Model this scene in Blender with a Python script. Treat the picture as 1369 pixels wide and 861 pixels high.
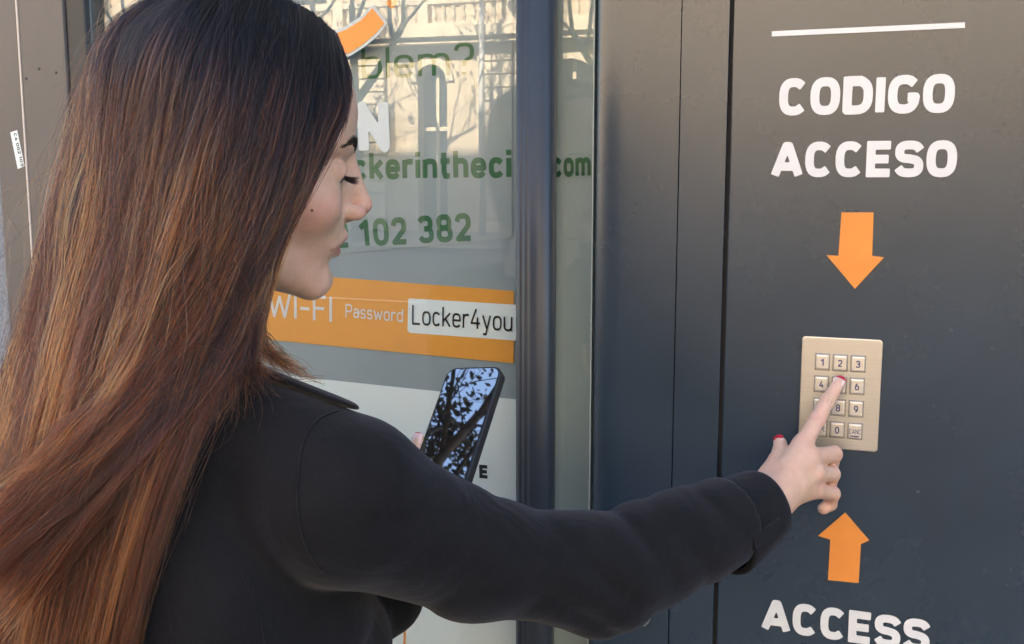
import bpy, bmesh, math, random, os
import numpy as np
from mathutils import Vector, Matrix

for _o in list(bpy.data.objects):
    bpy.data.objects.remove(_o)
scene = bpy.context.scene
C = scene.collection
random.seed(7)
rng = np.random.default_rng(11)

# ------------------------------------------------------------------ camera
FPX = 1400.0                      # focal length in pixels of a 1369 x 861 frame
PW, PH = 1369.0, 861.0
YAW, PITCH = math.radians(20.0), math.radians(7.9)
FWD = np.array([-math.sin(YAW)*math.cos(PITCH), math.cos(YAW)*math.cos(PITCH), -math.sin(PITCH)])
RGT = np.array([math.cos(YAW), math.sin(YAW), 0.0])
UPV = np.cross(RGT, FWD)
def ray(px, py):
    return FWD + RGT*((px-PW/2)/FPX) + UPV*((PH/2-py)/FPX)
_d = ray(1124, 526)
CAM = np.array([0.0, -1.15*_d[1], 1.60])
def at(px, py, depth):            # a point at a given distance in front of the camera
    return CAM + ray(px, py)*depth
def on(px, py, y=0.0):            # the point of the wall plane y that this line of sight meets
    d = ray(px, py)
    return CAM + d*((y-CAM[1])/d[1])
cam_d = bpy.data.cameras.new('camera')
cam = bpy.data.objects.new('camera', cam_d); C.objects.link(cam)
cam_d.sensor_width = 36.0
cam_d.lens = FPX/PW*36.0
cam_d.clip_start = 0.02
cam_d.clip_end = 500.0
cam.matrix_world = Matrix((
    (RGT[0], UPV[0], -FWD[0], CAM[0]),
    (RGT[1], UPV[1], -FWD[1], CAM[1]),
    (RGT[2], UPV[2], -FWD[2], CAM[2]),
    (0, 0, 0, 1)))
scene.camera = cam

# ------------------------------------------------------------------ sky and sun
SUN_EL, SUN_AZ = math.radians(33.0), math.radians(-14.0)   # azimuth from +Y (behind the shop) towards +X
world = bpy.data.worlds.new('World'); scene.world = world
world.use_nodes = True
wn = world.node_tree.nodes; wl = world.node_tree.links
wn.clear()
wo = wn.new('ShaderNodeOutputWorld'); wb = wn.new('ShaderNodeBackground'); ws = wn.new('ShaderNodeTexSky')
ws.sky_type = 'NISHITA'; ws.sun_disc = False
ws.sun_elevation = SUN_EL; ws.sun_rotation = SUN_AZ
ws.altitude = 100; ws.dust_density = 1.2
wb.inputs['Strength'].default_value = 0.15
wl.new(ws.outputs[0], wb.inputs[0]); wl.new(wb.outputs[0], wo.inputs[0])
sd = bpy.data.lights.new('sun', 'SUN'); sd.energy = 5.0; sd.angle = math.radians(0.53); sd.color = (1.0, 0.90, 0.76)
sun = bpy.data.objects.new('sun', sd); C.objects.link(sun)
_sv = Vector((math.sin(SUN_AZ)*math.cos(SUN_EL), math.cos(SUN_AZ)*math.cos(SUN_EL), math.sin(SUN_EL)))
sun.rotation_euler = _sv.to_track_quat('Z', 'Y').to_euler()
sun.location = (0, 20, 30)

scene.view_settings.view_transform = 'Standard'
scene.view_settings.look = 'None'
scene.view_settings.exposure = 2.85
scene.view_settings.gamma = 1.0
scene.view_settings.use_curve_mapping = False
scene.render.engine = 'CYCLES'
scene.cycles.use_denoising = True
scene.cycles.max_bounces = 10
scene.cycles.transparent_max_bounces = 16
scene.cycles.caustics_reflective = False
scene.cycles.caustics_refractive = False
scene.cycles.sample_clamp_indirect = 6.0

# ------------------------------------------------------------------ helpers
def link(o, parent=None):
    C.objects.link(o)
    if parent is not None:
        o.parent = parent
    return o
def tag(o, label=None, cat=None, group=None, kind=None):
    if label: o['label'] = label
    if cat: o['category'] = cat
    if group: o['group'] = group
    if kind: o['kind'] = kind
    return o
def empty(name, loc=(0, 0, 0), parent=None):
    o = bpy.data.objects.new(name, None); o.empty_display_size = 0.05
    o.location = loc
    return link(o, parent)
def mesh_obj(name, verts, faces, mat, parent=None, smooth=False, world=True):
    me = bpy.data.meshes.new(name)
    if isinstance(verts, np.ndarray): verts = verts.tolist()
    if isinstance(faces, np.ndarray): faces = faces.tolist()
    me.from_pydata(verts, [], faces); me.update()
    if mat is not None: me.materials.append(mat)
    if smooth: me.polygons.foreach_set('use_smooth', [True]*len(me.polygons))
    o = bpy.data.objects.new(name, me); link(o, parent)
    if parent is not None and world:          # vertices were given in world space
        o.matrix_parent_inverse = Matrix.Translation(-Vector(parent.location)) if parent.type == 'EMPTY' else Matrix.Identity(4)
    return o
class MB:
    """Collects simple shapes into one mesh (world coordinates)."""
    def __init__(s): s.v = []; s.f = []
    def add(s, vs, fs):
        n = len(s.v); s.v += [tuple(map(float, p)) for p in vs]; s.f += [tuple(i+n for i in f) for f in fs]; return s
    def box(s, x0, x1, y0, y1, z0, z1):
        return s.add([(x0,y0,z0),(x1,y0,z0),(x1,y1,z0),(x0,y1,z0),(x0,y0,z1),(x1,y0,z1),(x1,y1,z1),(x0,y1,z1)],
                     [(0,3,2,1),(4,5,6,7),(0,1,5,4),(1,2,6,5),(2,3,7,6),(3,0,4,7)])
    def obox(s, o, U, V, N, u0, u1, v0, v1, n0, n1):
        o, U, V, N = map(np.asarray, (o, U, V, N))
        P = [o+U*u+V*v+N*n for n in (n0, n1) for (u, v) in ((u0,v0),(u1,v0),(u1,v1),(u0,v1))]
        return s.add(P, [(0,3,2,1),(4,5,6,7),(0,1,5,4),(1,2,6,5),(2,3,7,6),(3,0,4,7)])
    def prism(s, poly, ext):
        """closed polygon (list of 3-D points) extruded by the vector ext"""
        poly = [np.asarray(p, float) for p in poly]; ext = np.asarray(ext, float); n = len(poly)
        vs = poly+[p+ext for p in poly]
        fs = [tuple(range(n)), tuple(range(2*n-1, n-1, -1))]
        fs += [(i, i+n, (i+1) % n+n, (i+1) % n) for i in range(n)]
        return s.add(vs, fs)
    def tube(s, pts, rad, n=8, cap=True):
        pts = [np.asarray(p, float) for p in pts]
        if not hasattr(rad, '__len__'): rad = [rad]*len(pts)
        base = len(s.v); up = np.array([0.13, 0.21, 0.97])
        for i, p in enumerate(pts):
            t = pts[min(i+1, len(pts)-1)]-pts[max(i-1, 0)]; t = t/(np.linalg.norm(t)+1e-9)
            a = np.cross(t, up); a /= (np.linalg.norm(a)+1e-9); b = np.cross(t, a)
            for k in range(n):
                an = 2*math.pi*k/n
                s.v.append(tuple(p+(a*math.cos(an)+b*math.sin(an))*rad[i]))
        for i in range(len(pts)-1):
            for k in range(n):
                k2 = (k+1) % n
                s.f.append((base+i*n+k, base+i*n+k2, base+(i+1)*n+k2, base+(i+1)*n+k))
        if cap:
            s.f.append(tuple(base+k for k in range(n))[::-1])
            s.f.append(tuple(base+(len(pts)-1)*n+k for k in range(n)))
        return s
    def lathe(s, c, prof, n=24, axis=(0, -1, 0)):
        c = np.asarray(c, float); ax = np.asarray(axis, float); ax /= np.linalg.norm(ax)
        a = np.cross(ax, (0.3, 0.2, 0.9)); a /= np.linalg.norm(a); b = np.cross(ax, a)
        base = len(s.v)
        for (r, h) in prof:
            for k in range(n):
                an = 2*math.pi*k/n; s.v.append(tuple(c+ax*h+(a*math.cos(an)+b*math.sin(an))*r))
        for i in range(len(prof)-1):
            for k in range(n):
                k2 = (k+1) % n; s.f.append((base+i*n+k, base+i*n+k2, base+(i+1)*n+k2, base+(i+1)*n+k))
        s.f.append(tuple(base+(len(prof)-1)*n+k for k in range(n)))
        return s
    def build(s, name, mat, parent=None, smooth=False, bevel=0.0, seg=2):
        o = mesh_obj(name, s.v, s.f, mat, parent, smooth)
        bm = bmesh.new(); bm.from_mesh(o.data); bmesh.ops.recalc_face_normals(bm, faces=bm.faces)
        if bevel > 0:
            bmesh.ops.bevel(bm, geom=[e for e in bm.edges if e.is_manifold and e.calc_face_angle(0) > 0.6], offset=bevel, segments=seg, affect='EDGES', profile=0.6)
        bm.to_mesh(o.data); bm.free()
        return o

# ------------------------------------------------------------------ materials
def new_mat(name):
    m = bpy.data.materials.new(name); m.use_nodes = True
    nt = m.node_tree; b = nt.nodes['Principled BSDF']
    return m, nt, b
def noise(nt, scale, detail=4, rough=0.55, coord='Object', stretch=None, dist=0.0):
    tc = nt.nodes.new('ShaderNodeTexCoord'); n = nt.nodes.new('ShaderNodeTexNoise')
    n.inputs['Scale'].default_value = scale; n.inputs['Detail'].default_value = detail
    n.inputs['Roughness'].default_value = rough; n.inputs['Distortion'].default_value = dist
    src = tc.outputs[coord]
    if stretch:
        mp = nt.nodes.new('ShaderNodeMapping'); mp.inputs['Scale'].default_value = stretch
        nt.links.new(src, mp.inputs[0]); src = mp.outputs[0]
    nt.links.new(src, n.inputs['Vector'])
    return n
def ramp(nt, src, stops):
    r = nt.nodes.new('ShaderNodeValToRGB'); e = r.color_ramp.elements
    while len(e) < len(stops): e.new(0.5)
    for k, (p, c) in enumerate(stops):
        e[k].position = p; e[k].color = (*c, 1) if len(c) == 3 else c
    nt.links.new(src, r.inputs[0]); return r
def add_bump(nt, b, src, strength, dist=0.001, prev=None):
    bp = nt.nodes.new('ShaderNodeBump'); bp.inputs['Strength'].default_value = strength; bp.inputs['Distance'].default_value = dist
    nt.links.new(src, bp.inputs['Height'])
    if prev is not None: nt.links.new(prev, bp.inputs['Normal'])
    nt.links.new(bp.outputs[0], b.inputs['Normal']); return bp.outputs[0]
def surf(name, col, rough=0.5, var=0.12, scale=20.0, metal=0.0, spec=0.5, bump=0.0, bscale=200.0, bdist=0.0005, rvar=0.0, stretch=None, coat=0.0, dust=0.0):
    m, nt, b = new_mat(name)
    n = noise(nt, scale, stretch=stretch)
    lo = tuple(max(0, c*(1-var)) for c in col); hi = tuple(min(1, c*(1+var)) for c in col)
    r = ramp(nt, n.outputs['Fac'], [(0.3, lo), (0.7, hi)])
    nt.links.new(r.outputs[0], b.inputs['Base Color'])
    b.inputs['Roughness'].default_value = rough; b.inputs['Metallic'].default_value = metal
    b.inputs['Specular IOR Level'].default_value = spec
    if coat: b.inputs['Coat Weight'].default_value = coat; b.inputs['Coat Roughness'].default_value = 0.08
    if rvar:
        n2 = noise(nt, scale*0.35, 6, 0.7)
        mr = nt.nodes.new('ShaderNodeMapRange'); mr.inputs[1].default_value = 0.3; mr.inputs[2].default_value = 0.7
        mr.inputs[3].default_value = rough-rvar; mr.inputs[4].default_value = rough+rvar
        nt.links.new(n2.outputs['Fac'], mr.inputs[0]); nt.links.new(mr.outputs[0], b.inputs['Roughness'])
    if dust:                                        # settled dust specks, a surface colour of their own
        tc = nt.nodes.new('ShaderNodeTexCoord'); vo = nt.nodes.new('ShaderNodeTexVoronoi'); vo.inputs['Scale'].default_value = 95; vo.inputs['Randomness'].default_value = 1
        nt.links.new(tc.outputs['Object'], vo.inputs['Vector'])
        nz = noise(nt, 4, 3); th = nt.nodes.new('ShaderNodeMapRange'); th.inputs[1].default_value = 0.45; th.inputs[2].default_value = 0.75; th.inputs[3].default_value = 0.02; th.inputs[4].default_value = 0.10
        nt.links.new(nz.outputs['Fac'], th.inputs[0]); lt = nt.nodes.new('ShaderNodeMath'); lt.operation = 'LESS_THAN'; nt.links.new(vo.outputs['Distance'], lt.inputs[0]); nt.links.new(th.outputs[0], lt.inputs[1])
        ml = nt.nodes.new('ShaderNodeMath'); ml.operation = 'MULTIPLY'; ml.inputs[1].default_value = dust; nt.links.new(lt.outputs[0], ml.inputs[0])
        mx = nt.nodes.new('ShaderNodeMix'); mx.data_type = 'RGBA'; nt.links.new(ml.outputs[0], mx.inputs[0]); nt.links.new(r.outputs[0], mx.inputs[6]); mx.inputs[7].default_value = (0.30, 0.30, 0.29, 1)
        nt.links.new(mx.outputs[2], b.inputs['Base Color'])
    if bump:
        n3 = noise(nt, bscale, 2, 0.5)
        add_bump(nt, b, n3.outputs['Fac'], bump, bdist)
    return m

M = {}
# powder-coated anthracite steel: fine orange-peel texture, satin
M['steel'] = surf('anthracite_powder_coat', (0.023, 0.039, 0.056), 0.27, 0.14, 6, spec=0.95, bump=0.12, bscale=700, bdist=0.0003, rvar=0.03, dust=0.04)
M['tube'] = surf('post_coat', (0.028, 0.034, 0.042), 0.38, 0.10, 14, spec=0.40, bump=0.15, bscale=700, bdist=0.0003, rvar=0.06)
M['gap'] = surf('rubber_seal', (0.006, 0.006, 0.007), 0.7, 0.2, 60)
M['vinyl_white'] = surf('white_vinyl', (0.72, 0.73, 0.72), 0.45, 0.03, 30, bump=0.1, bscale=300)
M['vinyl_orange'] = surf('orange_vinyl', (0.80, 0.28, 0.05), 0.42, 0.05, 25, bump=0.1, bscale=300)
M['band_orange'] = surf('orange_band', (0.80, 0.36, 0.055), 0.5, 0.04, 12)
M['vinyl_green'] = surf('green_vinyl', (0.012, 0.115, 0.045), 0.5, 0.08, 25)
M['ink'] = surf('black_ink', (0.015, 0.015, 0.017), 0.5, 0.1, 25)
M['paper'] = surf('white_paper', (0.76, 0.86, 0.86), 0.55, 0.02, 6)
M['film'] = surf('grey_frosted_film', (0.275, 0.345, 0.375), 0.6, 0.06, 5)
M['film2'] = surf('pale_frosted_film', (0.305, 0.375, 0.395), 0.6, 0.06, 5)
M['film_strip'] = surf('green_grey_film', (0.37, 0.45, 0.435), 0.6, 0.08, 4)
M['clad'] = surf('taupe_metal_cladding', (0.120, 0.110, 0.103), 0.45, 0.10, 5, spec=0.5, bump=0.1, bscale=500, rvar=0.08)
M['groove'] = surf('pale_joint', (0.62, 0.55, 0.48), 0.5, 0.06, 40)
M['stone'] = surf('grey_granite', (0.20, 0.23, 0.27), 0.7, 0.35, 160, bump=0.3, bscale=150)
M['pave'] = surf('grey_paving', (0.16, 0.16, 0.155), 0.85, 0.2, 25, bump=0.4, bscale=120, bdist=0.002)
M['road'] = surf('asphalt', (0.05, 0.05, 0.052), 0.9, 0.25, 60, bump=0.5, bscale=90, bdist=0.004)
M['kerb'] = surf('kerb_stone', (0.24, 0.23, 0.22), 0.8, 0.15, 30)
M['mark'] = surf('road_paint', (0.72, 0.72, 0.70), 0.7, 0.08, 12)
M['limestone'] = surf('warm_limestone', (0.56, 0.44, 0.29), 0.85, 0.14, 1.2, bump=0.3, bscale=40, bdist=0.004)
M['limestone2'] = surf('pale_limestone', (0.66, 0.54, 0.38), 0.85, 0.10, 2.0)
M['render_wall'] = surf('painted_wall', (0.42, 0.40, 0.37), 0.85, 0.08, 1.5, bump=0.2, bscale=60)
M['dark_glass'] = surf('dark_window', (0.03, 0.035, 0.04), 0.1, 0.1, 3, spec=0.7)
M['iron'] = surf('painted_iron', (0.03, 0.033, 0.035), 0.45, 0.1, 20)
M['bark'] = surf('plane_bark', (0.11, 0.09, 0.065), 0.9, 0.5, 14, bump=0.5, bscale=30, bdist=0.01)
M['leaf'] = surf('winter_leaf', (0.09, 0.075, 0.035), 0.6, 0.35, 3)
# clear shop glass: clear sheet with a real reflection
def glass_mat():
    m, nt, b = new_mat('shop_glass'); nt.nodes.remove(b)
    out = nt.nodes['Material Output']
    tr = nt.nodes.new('ShaderNodeBsdfTransparent'); tr.inputs[0].default_value = (0.98, 0.99, 0.985, 1)
    gl = nt.nodes.new('ShaderNodeBsdfGlossy'); gl.inputs['Roughness'].default_value = 0.0
    lw = nt.nodes.new('ShaderNodeLayerWeight'); lw.inputs['Blend'].default_value = 0.5
    pw = nt.nodes.new('ShaderNodeMath'); pw.operation = 'POWER'; pw.inputs[1].default_value = 4.0
    fr = nt.nodes.new('ShaderNodeMath'); fr.operation = 'MULTIPLY_ADD'; fr.inputs[1].default_value = 0.9; fr.inputs[2].default_value = 0.078
    nt.links.new(lw.outputs['Facing'], pw.inputs[0]); nt.links.new(pw.outputs[0], fr.inputs[0])
    n = noise(nt, 3.5, 1, 0.4); bp = nt.nodes.new('ShaderNodeBump'); bp.inputs['Strength'].default_value = 0.022; bp.inputs['Distance'].default_value = 0.01
    nt.links.new(n.outputs['Fac'], bp.inputs['Height']); nt.links.new(bp.outputs[0], gl.inputs['Normal'])
    mx = nt.nodes.new('ShaderNodeMixShader')
    nt.links.new(fr.outputs[0], mx.inputs[0]); nt.links.new(tr.outputs[0], mx.inputs[1]); nt.links.new(gl.outputs[0], mx.inputs[2])
    nt.links.new(mx.outputs[0], out.inputs[0]); return m
M['glass'] = glass_mat()
# brushed stainless steel (champagne tint)
def brushed():
    m, nt, b = new_mat('brushed_steel')
    n = noise(nt, 700, 3, 0.6, stretch=(0.03, 1, 1.6))
    r = ramp(nt, n.outputs['Fac'], [(0.3, (0.68, 0.65, 0.60)), (0.7, (0.76, 0.73, 0.68))])
    nt.links.new(r.outputs[0], b.inputs['Base Color'])
    b.inputs['Metallic'].default_value = 1.0; b.inputs['Roughness'].default_value = 0.38
    add_bump(nt, b, n.outputs['Fac'], 0.25, 0.0004)
    return m
M['brushed'] = brushed()
M['key'] = surf('satin_steel_key', (0.80, 0.76, 0.70), 0.42, 0.06, 200, metal=1.0)
M['digit'] = surf('blue_black_print', (0.055, 0.065, 0.17), 0.5, 0.2, 300)
M['brass'] = surf('nickel_brass', (0.72, 0.66, 0.52), 0.25, 0.08, 80, metal=1.0)

# ---- a small stroke alphabet: every glyph is a set of centre lines thickened by a distance field
def se(cx, cy, rx, ry, a0, a1, n=2.7, k=None):
    k = k or max(4, int(abs(a1-a0)/15))
    out = []
    for t in np.linspace(math.radians(a0), math.radians(a1), k+1):
        c, s_ = math.cos(t), math.sin(t)
        out.append((cx+rx*math.copysign(abs(c)**(2/n), c), cy+ry*math.copysign(abs(s_)**(2/n), s_)))
    return out
X_ = 0.72
GL = {
 'C': (.66, [se(.5,.5,.5,.5,52,308)]), 'O': (.68, [se(.5,.5,.5,.5,0,360)]), '0': (.60, [se(.5,.5,.5,.5,0,360)]),
 'D': (.67, [[(0,0),(0,1),(.4,1)]+se(.4,.5,.6,.5,90,-90)+[(0,0)]]), 'I': (0, [[(.5,0),(.5,1)]]),
 'G': (.70, [se(.5,.5,.5,.5,50,335)+[(1,.40),(.80,.40)]]), 'A': (.76, [[(0,0),(.44,1),(.56,1),(1,0)],[(.2,.24),(.8,.24)]]),
 'E': (.58, [[(1,1),(0,1),(0,0),(1,0)],[(0,.5),(.9,.5)]]), 'S': (.65, [se(.5,.755,.5,.245,25,270)+se(.5,.245,.5,.245,90,-155)[1:]]),
 'W': (1.0, [[(0,1),(.25,0),(.5,.85),(.75,0),(1,1)]]), 'F': (.54, [[(1,1),(0,1),(0,0)],[(0,.5),(.85,.5)]]),
 'R': (.62, [[(0,0),(0,1),(.5,1)]+se(.5,.74,.5,.26,90,-90)+[(0,.48)],[(.5,.48),(1,0)]]), 'P': (.60, [[(0,0),(0,1),(.5,1)]+se(.5,.72,.5,.28,90,-90)+[(0,.44)]]),
 'N': (.66, [[(0,0),(0,1),(1,0),(1,1)]]), 'K': (.64, [[(0,0),(0,1)],[(1,1),(.08,.42)],[(.35,.6),(1,0)]]), 'U': (.64, [[(0,1),(0,.3)]+se(.5,.3,.5,.3,180,360)+[(1,1)]]),
 'L': (.52, [[(0,1),(0,0),(1,0)]]), 'H': (.62, [[(0,0),(0,1)],[(1,0),(1,1)],[(0,.5),(1,.5)]]), '-': (.40, [[(0,.44),(1,.44)]]),
 '1': (.40, [[(0,.78),(.8,1),(.8,0)]]), '2': (.56, [se(.5,.72,.5,.28,165,-35)+[(0,0),(1,0)]]), '3': (.57, [se(.48,.76,.48,.24,150,-90),se(.5,.26,.5,.26,90,-150)]),
 '4': (.60, [[(.55,1),(0,.26),(1,.26)],[(.74,.55),(.74,0)]]), '5': (.57, [[(.95,1),(.08,1),(.02,.52)]+se(.5,.32,.5,.32,120,-150)]), '6': (.58, [se(.5,.31,.5,.31,0,360),[(0,.35),(.12,.7),(.55,1)]]),
 '7': (.54, [[(0,1),(1,1),(.35,0)]]), '8': (.58, [se(.5,.76,.46,.24,0,360),se(.5,.26,.5,.26,0,360)]), '9': (.58, [se(.5,.69,.5,.31,0,360),[(1,.65),(.88,.3),(.45,0)]]),
 'o': (.54, [se(.5,.36,.5,.36,0,360)]), 'c': (.50, [se(.5,.36,.5,.36,45,315)]), 'e': (.53, [[(.04,.36)]+se(.5,.36,.5,.36,0,318)]),
 'a': (.50, [se(.46,.21,.46,.21,0,360),[(1,0),(1,.46)]+se(.5,.46,.5,.26,0,150)]), 's': (.47, [se(.5,.54,.48,.18,25,270)+se(.5,.18,.5,.18,90,-155)[1:]]),
 'w': (.78, [[(0,X_),(.25,0),(.5,.6),(.75,0),(1,X_)]]), 'r': (.36, [[(0,0),(0,X_)],se(.8,.36,.8,.36,160,75)]), 'd': (.54, [se(.5,.36,.5,.36,0,360),[(1,0),(1,1)]]),
 'b': (.54, [se(.5,.36,.5,.36,0,360),[(0,0),(0,1)]]), 'k': (.50, [[(0,0),(0,1)],[(1,X_),(.1,.3)],[(.35,.42),(1,0)]]), 'y': (.52, [[(0,X_),(.52,.02)],[(1,X_),(.42,-.27),(.08,-.27)]]),
 'u': (.52, [[(0,X_),(0,.3)]+se(.5,.3,.5,.3,180,360)+[(1,X_)],[(1,.3),(1,0)]]), 'n': (.52, [[(0,0),(0,X_)],se(.5,.42,.5,.30,180,0)+[(1,0)]]), 'h': (.52, [[(0,0),(0,1)],se(.5,.42,.5,.30,180,0)+[(1,0)]]),
 'm': (.84, [[(0,0),(0,X_)],se(.25,.42,.25,.30,180,0)+[(.5,0)],se(.75,.42,.25,.30,180,0)+[(1,0)]]), 'i': (0, [[(.5,0),(.5,X_)],[(.5,.94),(.5,1)]]), 'l': (0, [[(.5,0),(.5,1)]]),
 't': (.36, [[(.3,.95),(.3,.2),(.5,0),(1,0)],[(0,X_),(1,X_)]]), '.': (0, [[(.5,0),(.5,.03)]]), '?': (.50, [se(.5,.74,.5,.26,165,-70)+[(.5,.4),(.5,.3)],[(.5,0),(.5,.02)]]), ' ': (.28, []),
}
_TM = {}
def text_mesh(body, w=0.05, spacing=1.0):
    """flat lettering, capital height 1, stroke half-width w -> vertices (x, y, 0), faces"""
    key = (body, w, spacing)
    if key in _TM: return _TM[key]
    h = max(0.014, w/4.5); segs = []; xsegs = []; joints = []; x = 0.0
    for ch in body:
        W, st = GL[ch]; W = W+0.9*w if W > 0 else 2*w
        low = ch in 'ocaeswrdbkyunhmitl'
        kx, ky = ([-.27, 0, X_, 1], [-.27+w, w, X_-w if w > .02 else X_-w, 1-w]) if low else ([0, 1], [w, 1-w])
        for s_ in st:
            P = [(x+w+px*(W-2*w), float(np.interp(py, kx, ky))) for px, py in s_]
            for q in range(1, len(P)-1):                     # square the right-angled corners
                a_, b_, c_ = np.array(P[q-1]), np.array(P[q]), np.array(P[q+1]); d1 = b_-a_; d2 = c_-b_; n1, n2 = np.linalg.norm(d1), np.linalg.norm(d2)
                if n1 > 1e-6 and n2 > 1e-6 and abs((d1@d2)/(n1*n2)) < 0.2 and min(n1, n2) > .12: xsegs.append((tuple(b_), tuple(b_+d1/n1*w))); xsegs.append((tuple(b_), tuple(b_-d2/n2*w)))
            segs += list(zip(P[:-1], P[1:])); joints += P[1:-1]
            if len(P) > 3 and abs(P[0][0]-P[-1][0])+abs(P[0][1]-P[-1][1]) < 1e-6: joints.append(P[0])
        x += W+(0.10+0.25*w)*spacing if ch != ' ' else W
    lo = np.array([0-3*h, -.30-2*h]); hi = np.array([x+2*h, 1+3*h])
    gx = np.arange(lo[0], hi[0], h); gy = np.arange(lo[1], hi[1], h)
    GX, GY_ = np.meshgrid(gx, gy, indexing='ij'); S = np.full(GX.shape, 9.0); rnd = w*0.22
    def sub(x0, x1, y0, y1):
        m = w+3*h
        return (slice(max(0, int((x0-m-lo[0])/h)), int((x1+m-lo[0])/h)+2), slice(max(0, int((y0-m-lo[1])/h)), int((y1+m-lo[1])/h)+2))
    for a, b in segs+xsegs:
        sl = sub(min(a[0], b[0]), max(a[0], b[0]), min(a[1], b[1]), max(a[1], b[1])); X, Y = GX[sl], GY_[sl]
        dx, dy = b[0]-a[0], b[1]-a[1]; L = math.hypot(dx, dy)+1e-9; ux, uy = dx/L, dy/L
        cx, cy = (a[0]+b[0])/2, (a[1]+b[1])/2
        ext = w if L < .09 and False else 0.0
        e0 = w*(1.0 if True else 0)
        q1 = np.abs((X-cx)*ux+(Y-cy)*uy)-(L/2)+rnd; q2 = np.abs(-(X-cx)*uy+(Y-cy)*ux)-w+rnd
        S[sl] = np.minimum(S[sl], np.hypot(np.maximum(q1, 0), np.maximum(q2, 0))+np.minimum(np.maximum(q1, q2), 0)-rnd)
    for a in joints:
        sl = sub(a[0], a[0], a[1], a[1]); S[sl] = np.minimum(S[sl], np.hypot(GX[sl]-a[0], GY_[sl]-a[1])-w)
    ends = {}
    # free ends reach the glyph box: push the stroke ends out by w
    for a, b in segs:
        for p, q in ((a, b), (b, a)):
            ends.setdefault((round(p[0], 4), round(p[1], 4)), []).append((p, q))
    for lst in ends.values():
        if len(lst) == 1:
            p, q = lst[0]; L = math.hypot(p[0]-q[0], p[1]-q[1])+1e-9; ux, uy = (p[0]-q[0])/L, (p[1]-q[1])/L
            c = (p[0]-ux*w*.0, p[1]-uy*w*.0); sl = sub(c[0], c[0], c[1], c[1]); X, Y = GX[sl], GY_[sl]
            q1 = np.abs((X-c[0])*ux+(Y-c[1])*uy)-w*0.62+rnd; q2 = np.abs(-(X-c[0])*uy+(Y-c[1])*ux)-w+rnd
            S[sl] = np.minimum(S[sl], np.hypot(np.maximum(q1, 0), np.maximum(q2, 0))+np.minimum(np.maximum(q1, q2), 0)-rnd)
    IN = S < 0; V = []; F = []; idx = {}
    def vert(k, p):
        if k not in idx: idx[k] = len(V); V.append((p[0], p[1], 0.0))
        return idx[k]
    full = IN[:-1, :-1] & IN[1:, :-1] & IN[1:, 1:] & IN[:-1, 1:]
    part = (IN[:-1, :-1] | IN[1:, :-1] | IN[1:, 1:] | IN[:-1, 1:]) & ~full
    for i in range(full.shape[0]):
        col = full[i]; j = 0
        while j < len(col):
            if col[j]:
                j0 = j
                while j < len(col) and col[j]: j += 1
                F.append((vert((i, j0), (gx[i], gy[j0])), vert((i+1, j0), (gx[i+1], gy[j0])), vert((i+1, j), (gx[i+1], gy[j])), vert((i, j), (gx[i], gy[j]))))
            else: j += 1
    for i, j in zip(*np.where(part)):
        cs = [(i, j), (i+1, j), (i+1, j+1), (i, j+1)]; poly = []
        for k in range(4):
            a, b = cs[k], cs[(k+1) % 4]; sa, sb = S[a], S[b]
            if sa < 0: poly.append(vert(a, (gx[a[0]], gy[a[1]])))
            if (sa < 0) != (sb < 0):
                t = sa/(sa-sb); poly.append(vert((min(a, b), max(a, b)), (gx[a[0]]+(gx[b[0]]-gx[a[0]])*t, gy[a[1]]+(gy[b[1]]-gy[a[1]])*t)))
        if len(poly) >= 3: F.append(tuple(poly))
    _TM[key] = (np.array(V, np.float32), F)
    return _TM[key]
def lettering(body, BL, BR, height, mat, parent, y, w=0.06, spacing=1.0, thick=0.0006, name='lettering'):
    """Flat vinyl lettering on the wall plane y: BL-BR is the baseline (world), height = height of capitals in metres."""
    v, f = text_mesh(body, w, spacing)
    x0, x1 = v[:, 0].min(), v[:, 0].max()
    BL = np.asarray(BL, float); BR = np.asarray(BR, float)
    U = BR-BL; U[1] = 0; L = np.linalg.norm(U); U = U/L; V = np.array([-U[2], 0, U[0]])
    P = BL + np.outer((v[:, 0]-x0)/(x1-x0)*L, U) + np.outer(v[:, 1]*height, V)
    P[:, 1] = y-thick
    return mesh_obj(name, P, f, mat, parent)
def plate(px_poly, y, mat, parent, name, thick=0.0006, bevel=0.0):
    mb = MB(); pts = [on(px, py, y) for px, py in px_poly]
    for p in pts: p[1] = y
    mb.prism(pts, (0, -thick, 0))
    return mb.build(name, mat, parent, bevel=bevel)
# ================================================================== the setting
tag(MB().box(-80, 80, -3.2, 40, -0.30, 0.0).build('pavement', M['pave']), kind='structure')
tag(MB().box(-80, 80, -20.6, -3.2, -0.40, -0.13).build('road', M['road']), kind='structure')
tag(MB().box(-80, 80, -60, -20.6, -0.30, 0.0).build('far_pavement', M['pave']), kind='structure')
tag(MB().box(-80, 80, -3.35, -3.2, -0.30, 0.006).build('kerb', M['kerb']), kind='structure')
for k in range(-9, 10):
    tag(MB().box(k*4.0, k*4.0+1.9, -12.0, -11.88, -0.13, -0.126).build('lane_marking', M['mark']), kind='structure')

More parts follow.
